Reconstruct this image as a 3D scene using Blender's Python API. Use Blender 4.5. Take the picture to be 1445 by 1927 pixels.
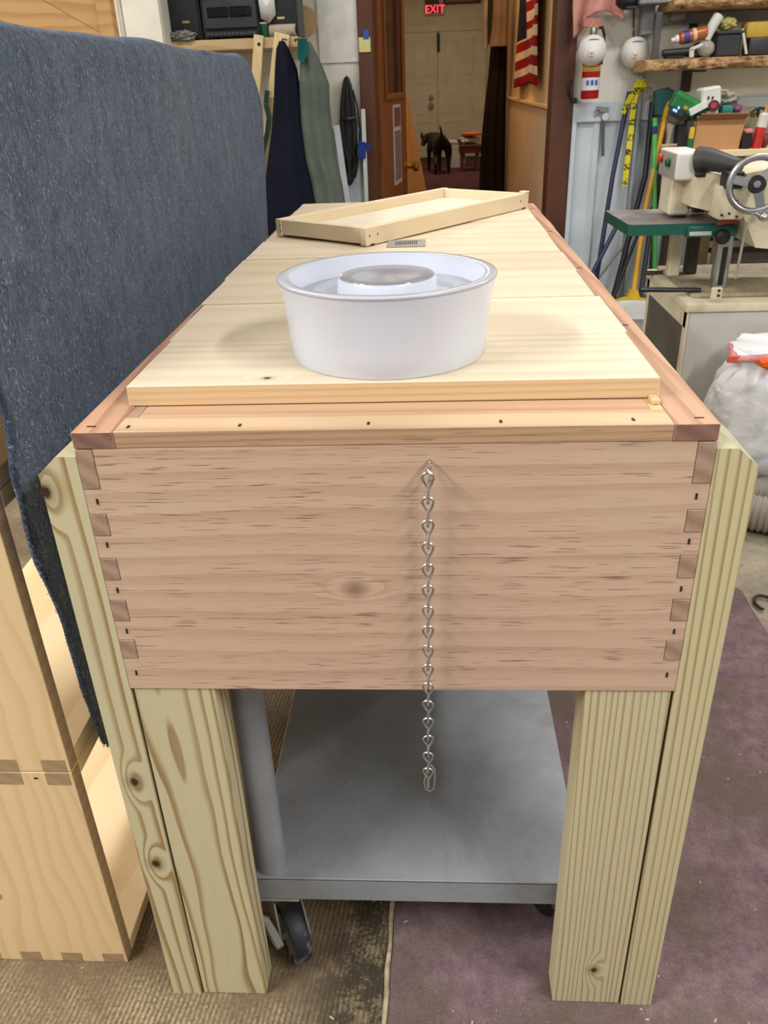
import bpy, bmesh, math, random
from mathutils import Vector, Matrix, Euler, noise
random.seed(7)
for o in list(bpy.data.objects): bpy.data.objects.remove(o)
S = bpy.context.scene
COL = S.collection
PI = math.pi

# ---------------------------------------------------------------- camera
CAM = Vector((0.036314, -0.629925, 1.058502))
YAW, PITCH, ROLL, FPX = -0.067104, -0.489732, -0.039732, 1518.95
_f = Vector((math.sin(YAW)*math.cos(PITCH), math.cos(YAW)*math.cos(PITCH), math.sin(PITCH)))
_r = Vector((math.cos(YAW), -math.sin(YAW), 0)); _u = _r.cross(_f)
R_ = _r*math.cos(ROLL) + _u*math.sin(ROLL)
U_ = -_r*math.sin(ROLL) + _u*math.cos(ROLL)
cd = bpy.data.cameras.new('camera'); cam = bpy.data.objects.new('camera', cd); COL.objects.link(cam)
cd.sensor_fit = 'HORIZONTAL'; cd.sensor_width = 36; cd.lens = FPX/1445*36; cd.clip_start = .02; cd.clip_end = 60
m = Matrix((R_, U_, -_f)).transposed().to_4x4(); m.translation = CAM; cam.matrix_world = m
cd.dof.use_dof = True; cd.dof.focus_distance = 0.95; cd.dof.aperture_fstop = 22
S.camera = cam

# ---------------------------------------------------------------- world, lights, exposure
S.view_settings.view_transform = 'Standard'; S.view_settings.look = 'None'
S.view_settings.gamma = 1; S.view_settings.use_curve_mapping = False
S.view_settings.exposure = -0.16
w = bpy.data.worlds.new('world'); S.world = w; w.use_nodes = True
w.node_tree.nodes['Background'].inputs[0].default_value = (0.92, 0.96, 1.0, 1)
w.node_tree.nodes['Background'].inputs[1].default_value = 0.40
def area(name, loc, sx, sy, power, col, rot=(0, 0, 0)):
    l = bpy.data.lights.new(name, 'AREA'); l.shape = 'RECTANGLE'; l.size = sx; l.size_y = sy
    l.energy = power; l.color = col
    o = bpy.data.objects.new(name, l); COL.objects.link(o); o.location = loc; o.rotation_euler = rot
    return o
COOL = (1.0, 0.985, 0.965)
area('tube_light_front_left', (-1.75, -0.95, 2.40), .16, 1.25, 84, COOL)
area('tube_light_front_right', (1.45, -1.05, 2.40), .16, 1.25, 62, COOL)
area('tube_light_over_hive', (0.15, 1.05, 2.42), 1.3, .22, 10, COOL)
area('tube_light_rear_right', (1.5, 2.3, 2.42), 1.3, .22, 36, COOL)
area('tube_light_rear_left', (-1.3, 2.4, 2.42), 1.3, .22, 22, COOL)
area('tube_light_left', (-2.3, 0.5, 2.42), .22, 1.3, 40, COOL)
area('hall_bulb', (0.1, 5.1, 2.3), .3, .3, 13, (1.0, .68, .40))
area('hall_far_bulb', (0.2, 10.2, 2.4), .3, .3, 20, (1.0, .88, .70))

# ---------------------------------------------------------------- photo measurement helpers
def ray(x, y): return _f + R_*((x-722.5)/FPX) + U_*((963.5-y)/FPX)
def at(x, y, Y): d = ray(x, y); return CAM + d*((Y-CAM.y)/d.y)          # measured point at depth Y
def atz(x, y, z): d = ray(x, y); return CAM + d*((z-CAM.z)/d.z)
def atx(x, y, X): d = ray(x, y); return CAM + d*((X-CAM.x)/d.x)
def mpp(Y): return (at(801, 200, Y)-at(800, 200, Y)).length

# ---------------------------------------------------------------- mesh helpers
class MB:
    def __init__(s): s.bm = bmesh.new()
    def _xf(s, vs, M):
        for v in vs: v.co = M @ v.co
    def box(s, x0, x1, y0, y1, z0, z1, bev=0, seg=1):
        return s.obox(((x0+x1)/2, (y0+y1)/2, (z0+z1)/2), (abs(x1-x0), abs(y1-y0), abs(z1-z0)), None, bev, seg)
    def obox(s, c, size, rot=None, bev=0, seg=1):
        r = bmesh.ops.create_cube(s.bm, size=1); vs = r['verts']
        for v in vs: v.co = Vector((v.co.x*size[0], v.co.y*size[1], v.co.z*size[2]))
        if bev:
            es = list({e for v in vs for e in v.link_edges})
            rb = bmesh.ops.bevel(s.bm, geom=es, offset=bev, segments=seg, affect='EDGES', profile=.5)
            vs = list({v for v in vs if v.is_valid} | set(rb['verts']))
        M = Matrix.Translation(c)
        if rot is not None:
            M = M @ (rot.to_4x4() if hasattr(rot, 'to_4x4') else Euler(rot).to_matrix().to_4x4())
        s._xf(vs, M); return s
    def bar(s, a, b, wdt, th, up=(0, 0, 1), bev=0):
        a = Vector(a); b = Vector(b); d = b-a; L = d.length; z = d.normalized(); up = Vector(up)
        x = up.cross(z)
        if x.length < 1e-4: x = Vector((1, 0, 0)).cross(z)
        x.normalize(); y = z.cross(x)
        s.obox((a+b)/2, (wdt, th, L), Matrix((x, y, z)).transposed(), bev); return s
    def tube(s, pts, r, seg=10, closed=False, cap=True):
        pts = [Vector(p) for p in pts]; n = len(pts); rs = r if isinstance(r, (list, tuple)) else [r]*n
        rings = []; prev = None
        for i, p in enumerate(pts):
            if closed: t = pts[(i+1) % n]-pts[i-1]
            else: t = pts[min(i+1, n-1)]-pts[max(i-1, 0)]
            if t.length < 1e-9: t = Vector((0, 0, 1))
            t.normalize()
            if prev is None:
                a = Vector((0, 0, 1)) if abs(t.z) < .9 else Vector((1, 0, 0)); u = t.cross(a).normalized()
            else:
                u = prev - t*prev.dot(t)
                u = u.normalized() if u.length > 1e-6 else t.orthogonal().normalized()
            prev = u; v = t.cross(u)
            rings.append([s.bm.verts.new(p + (u*math.cos(k*2*PI/seg)+v*math.sin(k*2*PI/seg))*rs[i]) for k in range(seg)])
        m_ = n if closed else n-1
        for i in range(m_):
            A, B = rings[i], rings[(i+1) % n]
            for k in range(seg): s.bm.faces.new((A[k], A[(k+1) % seg], B[(k+1) % seg], B[k]))
        if cap and not closed:
            s.bm.faces.new(rings[0][::-1]); s.bm.faces.new(rings[-1])
        return s
    def lathe(s, prof, c=(0, 0, 0), seg=40, axis=None, closed=False):
        c = Vector(c); q = Matrix.Identity(3)
        if axis is not None: q = Vector((0, 0, 1)).rotation_difference(Vector(axis)).to_matrix()
        rings = []
        for (r, z) in prof:
            if r < 1e-6: rings.append([s.bm.verts.new(c + q @ Vector((0, 0, z)))])
            else: rings.append([s.bm.verts.new(c + q @ Vector((r*math.cos(k*2*PI/seg), r*math.sin(k*2*PI/seg), z))) for k in range(seg)])
        n = len(rings)
        for i in range(n if closed else n-1):
            A, B = rings[i], rings[(i+1) % n]
            for k in range(seg):
                k2 = (k+1) % seg
                if len(A) == 1 and len(B) == 1: continue
                if len(A) == 1: s.bm.faces.new((A[0], B[k2], B[k]))
                elif len(B) == 1: s.bm.faces.new((A[k], A[k2], B[0]))
                else: s.bm.faces.new((A[k], A[k2], B[k2], B[k]))
        return s
    def prism(s, poly, plane, lo, hi):
        def P(a, b, c):
            return {'xz': (a, c, b), 'xy': (a, b, c), 'yz': (c, a, b)}[plane]
        A = [s.bm.verts.new(P(a, b, lo)) for a, b in poly]; B = [s.bm.verts.new(P(a, b, hi)) for a, b in poly]
        n = len(poly); s.bm.faces.new(A); s.bm.faces.new(B[::-1])
        for i in range(n): s.bm.faces.new((A[i], B[i], B[(i+1) % n], A[(i+1) % n]))
        return s
    def poly(s, verts, faces):
        V = [s.bm.verts.new(v) for v in verts]
        for f in faces: s.bm.faces.new([V[i] for i in f])
        return s
    def loft(s, rings, cap=True):
        RR = [[s.bm.verts.new(p) for p in ring] for ring in rings]; n = len(RR[0])
        for A, B in zip(RR, RR[1:]):
            for k in range(n): s.bm.faces.new((A[k], A[(k+1) % n], B[(k+1) % n], B[k]))
        if cap: s.bm.faces.new(RR[0][::-1]); s.bm.faces.new(RR[-1])
        return s
    def blob(s, c, rad, amp=.0, fr=3, sub=3, seed=0, rot=None):
        r = bmesh.ops.create_icosphere(s.bm, subdivisions=sub, radius=1)
        c = Vector(c)
        for v in r['verts']:
            n_ = v.co.normalized(); k = 1+amp*noise.noise(n_*fr+Vector((seed*3.1, seed, 0)))
            q = Vector((n_.x*rad[0], n_.y*rad[1], n_.z*rad[2]))*k
            if rot is not None: q = Euler(rot).to_matrix() @ q
            v.co = c+q
        return s
    def grid(s, fn, nu, nv):
        V = [[s.bm.verts.new(fn(i/nu, j/nv)) for j in range(nv+1)] for i in range(nu+1)]
        for i in range(nu):
            for j in range(nv): s.bm.faces.new((V[i][j], V[i+1][j], V[i+1][j+1], V[i][j+1]))
        return s

def finish(mb, name, mats, sharp=35, fmat=None, origin=None):
    bm = mb.bm
    bmesh.ops.recalc_face_normals(bm, faces=bm.faces[:])
    o3 = Vector(origin) if origin is not None else None
    if o3 is None:
        xs = [v.co for v in bm.verts]
        o3 = Vector(((min(v.x for v in xs)+max(v.x for v in xs))/2, (min(v.y for v in xs)+max(v.y for v in xs))/2, min(v.z for v in xs)))
    for v in bm.verts: v.co -= o3
    me = bpy.data.meshes.new(name)
    if fmat:
        bm.normal_update()
        for f in bm.faces: f.material_index = fmat(f, f.calc_center_median()+o3)
    bm.to_mesh(me); bm.free()
    for mt in (mats if isinstance(mats, (list, tuple)) else [mats]): me.materials.append(mt)
    me.shade_smooth(); me.set_sharp_from_angle(angle=math.radians(sharp))
    ob = bpy.data.objects.new(name, me); COL.objects.link(ob)
    return ob, o3
def tag(o, label, cat, group=None):
    o['label'] = label; o['category'] = cat
    if group: o['group'] = group
    return o
def thing(name, label, cat, loc, group=None):
    o = bpy.data.objects.new(name, None); COL.objects.link(o); o.location = loc; o.empty_display_size = .05
    return tag(o, label, cat, group)
def wloc(o):
    v = Vector(o.location)
    return v + wloc(o.parent) if o.parent else v
def part(name, mb, mats, parent, label=None, sharp=35, fmat=None, own=False):
    """child mesh; built in world coordinates. own: keep an origin of its own"""
    base = wloc(parent)
    if own:
        ob, o3 = finish(mb, name, mats, sharp, fmat); ob.location = o3-base
    else:
        ob, o3 = finish(mb, name, mats, sharp, fmat, origin=base)
    ob.parent = parent
    if label: ob['label'] = label
    return ob
def solo(name, mb, mats, label, cat, group=None, sharp=35, fmat=None):
    ob, o3 = finish(mb, name, mats, sharp, fmat); ob.location = o3
    return tag(ob, label, cat, group)
def struct(name, mb, mats, sharp=35, fmat=None, parent=None):
    ob, o3 = finish(mb, name, mats, sharp, fmat, origin=(0, 0, 0))
    ob['kind'] = 'structure'
    if parent: ob.parent = parent; del ob['kind']
    return ob
def text_mesh(body, size):
    cu = bpy.data.curves.new('t', 'FONT'); cu.body = body; cu.size = size; cu.align_x = 'CENTER'; cu.align_y = 'CENTER'; cu.extrude = .0006
    ob = bpy.data.objects.new('t', cu); COL.objects.link(ob)
    dg = bpy.context.evaluated_depsgraph_get(); me = bpy.data.meshes.new_from_object(ob.evaluated_get(dg))
    bpy.data.objects.remove(ob); return me
def text_part(body, size, loc, rot, mat, parent, name='lettering'):
    me = text_mesh(body, size); me.materials.clear(); me.materials.append(mat)
    ob = bpy.data.objects.new(name, me); COL.objects.link(ob); ob.parent = parent
    ob.location = Vector(loc)-wloc(parent); ob.rotation_euler = rot
    return ob

# ---------------------------------------------------------------- materials
def srgb(r, g, b):
    f = lambda c: (c/255/12.92 if c/255 <= .04045 else ((c/255+.055)/1.055)**2.4)
    return (f(r), f(g), f(b), 1)
class NT:
    def __init__(s, name):
        s.m = bpy.data.materials.new(name); s.m.use_nodes = True; s.t = s.m.node_tree; s.n = s.t.nodes; s.l = s.t.links
        s.bsdf = s.n['Principled BSDF']
    def add(s, typ, **kw):
        nd = s.n.new(typ)
        for k, v in kw.items(): setattr(nd, k, v)
        return nd
    def put(s, sock, v):
        if hasattr(v, 'is_output'): s.l.new(v, sock)
        else: sock.default_value = v
    def math(s, op, a, b=0, c=0):
        nd = s.add('ShaderNodeMath', operation=op); s.put(nd.inputs[0], a); s.put(nd.inputs[1], b)
        if op in ('MULTIPLY_ADD', 'SMOOTH_MIN'): s.put(nd.inputs[2], c)
        return nd.outputs[0]
    def vmath(s, op, a, b=(0, 0, 0)):
        nd = s.add('ShaderNodeVectorMath', operation=op); s.put(nd.inputs[0], a); s.put(nd.inputs[1], b)
        return nd.outputs['Value'] if op in ('LENGTH', 'DISTANCE') else nd.outputs[0]
    def noise(s, vec, scale, detail=3, rough=.5, dist=0):
        nd = s.add('ShaderNodeTexNoise'); s.put(nd.inputs['Vector'], vec); nd.inputs['Scale'].default_value = scale
        nd.inputs['Detail'].default_value = detail; nd.inputs['Roughness'].default_value = rough; nd.inputs['Distortion'].default_value = dist
        return nd.outputs['Fac']
    def mapr(s, v, a, b, c=0, d=1, smooth=False):
        nd = s.add('ShaderNodeMapRange'); nd.clamp = True
        if smooth: nd.interpolation_type = 'SMOOTHSTEP'
        s.put(nd.inputs[0], v); nd.inputs[1].default_value = a; nd.inputs[2].default_value = b; nd.inputs[3].default_value = c; nd.inputs[4].default_value = d
        return nd.outputs[0]
    def mix(s, f, a, b, mode='MIX'):
        nd = s.add('ShaderNodeMix', data_type='RGBA', blend_type=mode); s.put(nd.inputs[0], f); s.put(nd.inputs[6], a); s.put(nd.inputs[7], b)
        return nd.outputs[2]
    def obj(s, scale=(1, 1, 1), off=(0, 0, 0), rnd=0):
        co = s.add('ShaderNodeTexCoord').outputs['Object']
        if rnd:
            oi = s.add('ShaderNodeObjectInfo').outputs['Random']
            v = s.add('ShaderNodeCombineXYZ'); 
            for i, k in enumerate((1.0, 1.7, 2.3)): s.put(v.inputs[i], s.math('MULTIPLY', oi, rnd*k))
            co = s.vmath('ADD', co, v.outputs[0])
        co = s.vmath('ADD', co, off)
        return s.vmath('MULTIPLY', co, scale)
    def bump(s, h, strength=.2, dist=.002):
        nd = s.add('ShaderNodeBump'); nd.inputs['Strength'].default_value = strength; nd.inputs['Distance'].default_value = dist
        s.put(nd.inputs['Height'], h); s.put(s.bsdf.inputs['Normal'], nd.outputs[0])
    def out(s, col=None, rough=None, metal=None, spec=None):
        if col is not None: s.put(s.bsdf.inputs['Base Color'], col)
        if rough is not None: s.put(s.bsdf.inputs['Roughness'], rough)
        if metal is not None: s.put(s.bsdf.inputs['Metallic'], metal)
        if spec is not None: s.put(s.bsdf.inputs['Specular IOR Level'], spec)
        return s.m
_pc = {}
def paint(r, g, b, rough=.5, metal=0, var=.12, sc=12, bump=0, dirt=None):
    key = (r, g, b, rough, metal, var, sc, bump, dirt)
    if key in _pc: return _pc[key]
    n = NT('paint_%d_%d_%d' % (r, g, b)); c = srgb(r, g, b); co = n.obj()
    f = n.noise(co, sc, 4, .6)
    dk = tuple(x*(1-var*1.6) for x in c[:3])+(1,); lt = tuple(min(1, x*(1+var*.6)) for x in c[:3])+(1,)
    col = n.mix(n.mapr(f, .3, .7), dk, lt)
    if dirt:
        f2 = n.mapr(n.noise(co, sc*.5, 5, .7, .5), .52, .7); col = n.mix(n.math('MULTIPLY', f2, .7), col, srgb(*dirt))
    if bump: n.bump(n.noise(co, sc*12, 3), bump, .002)
    _pc[key] = n.out(col, rough, metal); return _pc[key]
def emit(r, g, b, st):
    n = NT('lit_%d_%d_%d' % (r, g, b)); n.out(srgb(r, g, b), .5)
    n.bsdf.inputs['Emission Color'].default_value = srgb(r, g, b); n.bsdf.inputs['Emission Strength'].default_value = st
    return n.m
def wood(name, light, dark, axis=0, freq=60, warp=1.2, pith=(.05, -.06), tilt=.02, contrast=.8, streak=.35, pores=0., porecol=None,
         knots=(), kcol=(62, 42, 26), rough=.55, off=(0, 0, 0), rnd=0, lowf=2.0, cross=6, sharp=(.35, .9), blotch=None, tone=None):
    n = NT(name); L = srgb(*light); D = srgb(*dark)
    co = n.obj(off=off, rnd=rnd); raw = n.add('ShaderNodeTexCoord').outputs['Object']
    sc = [cross]*3; sc[axis] = lowf
    n1 = n.noise(n.vmath('MULTIPLY', co, tuple(sc)), 1, 2, .5)
    sp = n.add('ShaderNodeSeparateXYZ'); n.put(sp.inputs[0], co)
    oth = [i for i in range(3) if i != axis]
    a = n.math('ADD', sp.outputs[oth[0]], n.math('MULTIPLY', sp.outputs[axis], tilt)); a = n.math('SUBTRACT', a, pith[0])
    b = n.math('SUBTRACT', sp.outputs[oth[1]], pith[1])
    r = n.math('SQRT', n.math('ADD', n.math('MULTIPLY', a, a), n.math('MULTIPLY', b, b)))
    v = n.math('ADD', n.math('MULTIPLY', r, freq), n.math('MULTIPLY', n1, warp*2))
    core = None; halo = None
    for (kp, kr) in knots:
        q = n.vmath('SUBTRACT', raw, kp); s_ = [1]*3; s_[axis] = .38; q2 = n.vmath('MULTIPLY', q, tuple(s_))
        d = n.vmath('LENGTH', q2)
        v = n.math('ADD', v, n.mapr(d, 0, kr*3.2, 1.9, 0, True))
        s_[axis] = .8; wob = n.math('MULTIPLY', n.noise(raw, 160, 2), kr*.5)
        d2 = n.math('ADD', n.vmath('LENGTH', n.vmath('MULTIPLY', q, tuple(s_))), wob)
        kcore = n.mapr(d2, kr*.75, kr*1.25, 1, 0); khalo = n.mapr(d2, kr*1.1, kr*2.6, .55, 0)
        core = kcore if core is None else n.math('MAXIMUM', core, kcore)
        halo = khalo if halo is None else n.math('MAXIMUM', halo, khalo)
    t = n.math('FRACT', v)
    band = n.math('MULTIPLY', n.mapr(t, sharp[0], sharp[1], 0, 1, True), n.mapr(t, .93, 1.0, 1, 0))
    sc = [420]*3; sc[axis] = 9
    fine = n.noise(n.vmath('MULTIPLY', co, tuple(sc)), 1, 3, .6)
    sc = [120]*3; sc[axis] = 3.2
    fine2 = n.noise(n.vmath('MULTIPLY', co, tuple(sc)), 1, 3, .6)
    fine = n.math('MULTIPLY_ADD', fine, .55, n.math('MULTIPLY', fine2, .45))
    sc = [22]*3; sc[axis] = 1.6
    med = n.noise(n.vmath('MULTIPLY', co, tuple(sc)), 1, 3, .55)
    f = n.math('MULTIPLY', band, n.mapr(med, .25, .75, contrast*.5, contrast))
    f = n.math('ADD', f, n.math('MULTIPLY', n.math('SUBTRACT', fine, .5), streak)); f = n.mapr(f, 0, 1)
    col = n.mix(f, L, D)
    if blotch: col = n.mix(n.mapr(n.noise(n.vmath('MULTIPLY', co, (3, 3, 3)), 1, 3), .4, .68, 0, .75), col, n.mix(f, srgb(*blotch), D))
    if pores:
        sc = [520]*3; sc[axis] = 22
        pn = n.noise(n.vmath('MULTIPLY', co, tuple(sc)), 1, 2, .5)
        sc = [30]*3; sc[axis] = 2
        gate = n.mapr(n.noise(n.vmath('MULTIPLY', co, tuple(sc)), 1, 2), .36, .58)
        pm = n.math('MULTIPLY', n.mapr(pn, .58, .68), gate)
        col = n.mix(n.math('MULTIPLY', pm, pores), col, srgb(*(porecol or (110, 78, 60))))
    if core is not None:
        col = n.mix(halo, col, tuple(x*.62 for x in D[:3])+(1,)); col = n.mix(core, col, srgb(*kcol))
    if rnd and tone:
        oi = n.add('ShaderNodeObjectInfo').outputs['Random']
        col = n.mix(n.math('MULTIPLY', n.math('FRACT', n.math('MULTIPLY', oi, 7.3)), .8), col, n.mix(1.0, col, srgb(*tone), 'MULTIPLY'))
    n.bump(fine, .12, .001)
    return n.out(col, rough, 0, .35)
def endgrain(name, c1, c2):
    n = NT(name); co = n.obj(rnd=1)
    sp = n.add('ShaderNodeSeparateXYZ'); n.put(sp.inputs[0], co)
    v = n.math('ADD', n.math('MULTIPLY', n.math('ADD', sp.outputs[0], n.math('MULTIPLY', sp.outputs[2], 1.6)), 190), n.math('MULTIPLY', n.noise(co, 30, 3), 3))
    f = n.math('MULTIPLY_ADD', n.math('SINE', v), .28, .4); f = n.math('ADD', f, n.math('MULTIPLY', n.math('SUBTRACT', n.noise(co, 500, 3), .5), .6))
    n.bump(n.noise(co, 700, 2), .2, .001)
    return n.out(n.mix(n.mapr(f, 0, 1), srgb(*c1), srgb(*c2)), .75)

PINE = dict(light=(236, 222, 197), dark=(206, 178, 136), rough=.5)
M_lid = wood('pine_lid', axis=0, freq=26, warp=.9, pith=(.02, -.12), contrast=.3, streak=.34, rnd=7, lowf=1.2, cross=3, tilt=.03, blotch=(240, 228, 206), tone=(240, 232, 222), **PINE)
M_lid_front = wood('pine_lid_front', axis=0, freq=75, warp=.5, pith=(-.12, -.16), contrast=.42, streak=.34, lowf=.7, cross=3, tilt=.01,
                   knots=[((-.112, -.058, .019), .0036)], **PINE)
M_tray = wood('pine_tray', (236, 220, 190), (222, 198, 158), axis=0, freq=14, warp=.6, contrast=.2, streak=.22, rnd=3)
M_panel = wood('pine_panel', (240, 230, 210), (228, 210, 178), axis=0, freq=22, warp=.6, contrast=.35, streak=.2)
M_front = wood('hive_front_wood', (208, 177, 155), (168, 126, 106), axis=0, freq=46, warp=1.5, pith=(.02, .30), tilt=.01, contrast=.42, streak=.95, pores=.85,
               porecol=(122, 86, 68), lowf=1.2, cross=7, sharp=(.2, .9), knots=[((-.036, 0, .640), .0056)], kcol=(150, 128, 104), blotch=(212, 186, 158))
M_side = wood('hive_side_wood', (205, 170, 144), (158, 110, 84), axis=1, freq=24, warp=.8, contrast=.45, streak=.4, pores=.6)
M_rim = wood('rim_wood', (206, 164, 134), (158, 110, 84), axis=1, freq=50, warp=.9, pith=(.0, .82), contrast=.7, streak=.35, tilt=.06, lowf=1.1, cross=5)
M_rimf = wood('rim_front_wood', (218, 188, 152), (172, 132, 100), axis=0, freq=90, warp=.6, pith=(.05, .70), contrast=.6, streak=.4, lowf=.8)
M_ledge = wood('ledge_wood', (212, 176, 144), (174, 128, 100), axis=0, freq=60, warp=.6, pith=(.09, .75), contrast=.6, streak=.35, lowf=.8)
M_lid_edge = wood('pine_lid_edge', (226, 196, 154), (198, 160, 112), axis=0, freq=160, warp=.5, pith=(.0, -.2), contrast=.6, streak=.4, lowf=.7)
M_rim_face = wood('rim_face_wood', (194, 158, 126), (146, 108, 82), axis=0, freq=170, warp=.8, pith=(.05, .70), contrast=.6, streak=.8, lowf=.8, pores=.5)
M_end = endgrain('hive_end_grain', (182, 154, 132), (140, 112, 92))
M_end_rim = endgrain('rim_end_grain', (150, 114, 98), (112, 80, 68))
TR = dict(light=(206, 197, 160), dark=(152, 122, 76), axis=2, rough=.6, contrast=1.15, streak=.5, sharp=(.5, .86))
M_leg_ol = wood('treated_leg_a', freq=85, warp=1.1, pith=(-.325, -.035), tilt=.02, lowf=1.6, cross=9, knots=[((-.2934, 0, .3866), .0062), ((-.2922, 0, .2542), .0062), ((-.309, 0, .745), .007)], **TR)
M_leg_il = wood('treated_leg_b', freq=92, warp=1.9, pith=(-.226, -.016), tilt=.035, lowf=2.4, cross=11, **TR)
M_leg_ir = wood('treated_leg_c', freq=150, warp=1.5, pith=(.05, .02), tilt=.01, lowf=.9, cross=26, knots=[((.2341, 0, .0688), .0052)], **dict(TR, contrast=.85))
M_leg_or = wood('treated_leg_d', freq=125, warp=1.1, pith=(.12, .03), tilt=.01, lowf=.8, cross=24, **dict(TR, contrast=.85, light=(206, 197, 156)))
M_leg_end = endgrain('treated_end_grain', (206, 202, 170), (168, 160, 120))
M_box = wood('box_pine', (236, 206, 160), (206, 162, 108), axis=2, freq=62, warp=2.4, pith=(-.03, .06), contrast=.36, streak=.3, lowf=2.6, cross=6, rnd=3, tilt=.06)
M_boxi = wood('box_pine_inner', (246, 222, 180), (222, 184, 130), axis=1, freq=26, warp=1.2, contrast=.5, streak=.2, rnd=4)
M_box_end = endgrain('box_end_grain', (176, 150, 116), (160, 132, 98))
M_nail = paint(52, 40, 34, .5, .4, .1)

# ================================================================ SETTING
def floor_mat():
    n = NT('worn_floor'); co = n.obj()
    rot = n.add('ShaderNodeMapping'); n.put(rot.inputs[0], co); rot.inputs['Rotation'].default_value = (0, 0, .12)
    sp = n.add('ShaderNodeSeparateXYZ'); n.put(sp.inputs[0], rot.outputs[0])
    wob = n.math('MULTIPLY', n.noise(co, 14, 3), 2.2)
    rib = n.math('SINE', n.math('ADD', n.math('MULTIPLY', sp.outputs[0], 900), n.math('MULTIPLY', wob, 3)))
    big = n.noise(co, 5, 5, .65, .4); med = n.noise(co, 22, 6, .75); fine = n.noise(co, 190, 4, .7)
    tan = n.mix(n.mapr(fine, .36, .64), srgb(122, 102, 76), srgb(198, 182, 146))
    tan = n.mix(n.mapr(rib, -.6, .8, .6, 0), tan, srgb(84, 68, 50))
    col = n.mix(n.mapr(big, .42, .62), tan, n.mix(n.mapr(fine, .3, .7), srgb(98, 80, 62), srgb(142, 122, 96)))
    blk = n.math('MULTIPLY', n.mapr(n.math('MULTIPLY_ADD', fine, .5, n.math('MULTIPLY', med, .6)),   .47, .56), n.mapr(n.noise(co, 4.5, 4, .6), .28, .42))
    xx = n.math('MULTIPLY', n.mapr(sp.outputs[0], -.17, -.08), n.mapr(sp.outputs[1], -.3, -.1, .5, 1))
    col = n.mix(n.math('MULTIPLY', blk, n.math('MULTIPLY_ADD', xx, .72, .2)), col, srgb(44, 38, 28))
    # bare grey concrete beyond the carpet
    con = n.mix(n.mapr(n.noise(co, 9, 6, .7), .3, .7), srgb(120, 112, 98), srgb(176, 166, 146))
    con = n.mix(n.mapr(n.noise(co, 40, 4, .7), .56, .7, 0, .6), con, srgb(96, 86, 72))
    sw = n.add('ShaderNodeSeparateXYZ'); n.put(sw.inputs[0], co)
    g = n.mapr(n.math('ADD', sw.outputs[0], n.math('MULTIPLY', med, .1)), .3, .5)
    col = n.mix(g, col, con)
    n.bump(n.math('ADD', n.math('MULTIPLY', rib, .3), n.math('ADD', fine, med)), .5, .002)
    return n.out(col, .85)
def carpet_mat(name, c1, c2, c3):
    n = NT(name); co = n.obj()
    fine = n.noise(co, 420, 4, .7); med = n.noise(co, 26, 6, .7); big = n.noise(co, 5, 5, .6, .3)
    col = n.mix(n.mapr(med, .3, .7), srgb(*c1), srgb(*c2)); col = n.mix(n.mapr(big, .42, .60, 0, .85), col, srgb(*c3))
    col = n.mix(n.mapr(n.noise(n.vmath('MULTIPLY', co, (1, 1, 1)), 130, 5, .8), .6, .74, 0, .5), col, srgb(196, 176, 172))
    col = n.mix(n.mapr(fine, .3, .7, .45, 0), col, srgb(50, 36, 42))
    n.bump(fine, .7, .003)
    return n.out(col, .95, 0, .1)
M_floor = floor_mat()
M_carpet = carpet_mat('purple_carpet_pile', (122, 96, 106), (170, 146, 150), (122, 108, 96))
M_hallcarpet = carpet_mat('maroon_carpet_pile', (96, 52, 62), (116, 70, 76), (88, 50, 56))
M_white = paint(232, 230, 222, .6, 0, .07, 3)
M_offw = paint(222, 216, 198, .6, 0, .08, 4)
M_cream = paint(238, 210, 160, .6, 0, .06, 3)
M_siding = paint(206, 218, 228, .4, 0, .07, 6)
M_brown = wood('dark_trim_wood', (94, 58, 44), (58, 34, 26), axis=2, freq=30, contrast=.6, streak=.5, rough=.5)
M_door = wood('door_wood', (140, 84, 48), (92, 50, 28), axis=2, freq=30, contrast=.6, streak=.4, rough=.4)
M_black = paint(22, 22, 24, .5, 0, .2)
M_steel = paint(176, 178, 180, .3, .9, .1)
M_chrome = paint(214, 216, 220, .18, 1, .05)
WY = 3.8
struct('floor', MB().box(-3.2, 3.4, -3.0, WY+.1, -.05, 0), M_floor)
struct('floor_hall', MB().box(-1.2, 1.6, WY+.1, 13.1, -.05, .004), M_hallcarpet)
struct('ceiling', MB().box(-3.2, 3.4, -3.0, WY+.1, 2.5, 2.55), M_offw)
struct('ceiling_hall', MB().box(-1.2, 1.6, WY+.1, 13.1, 2.45, 2.5), M_offw)
DL, DR = -.212, .628
wb = struct('wall_back', MB().box(-3.2, DL-.03, WY, WY+.1, 0, 2.5).box(DR+.03, 3.4, WY, WY+.1, 0, 2.5).box(DL-.03, DR+.03, WY, WY+.1, 2.08, 2.5), M_white)
struct('wall_left', MB().box(-3.25, -3.2, -3.0, WY, 0, 2.5), M_offw)
struct('wall_right', MB().box(3.4, 3.45, -3.0, WY, 0, 2.5), M_offw)
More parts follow.
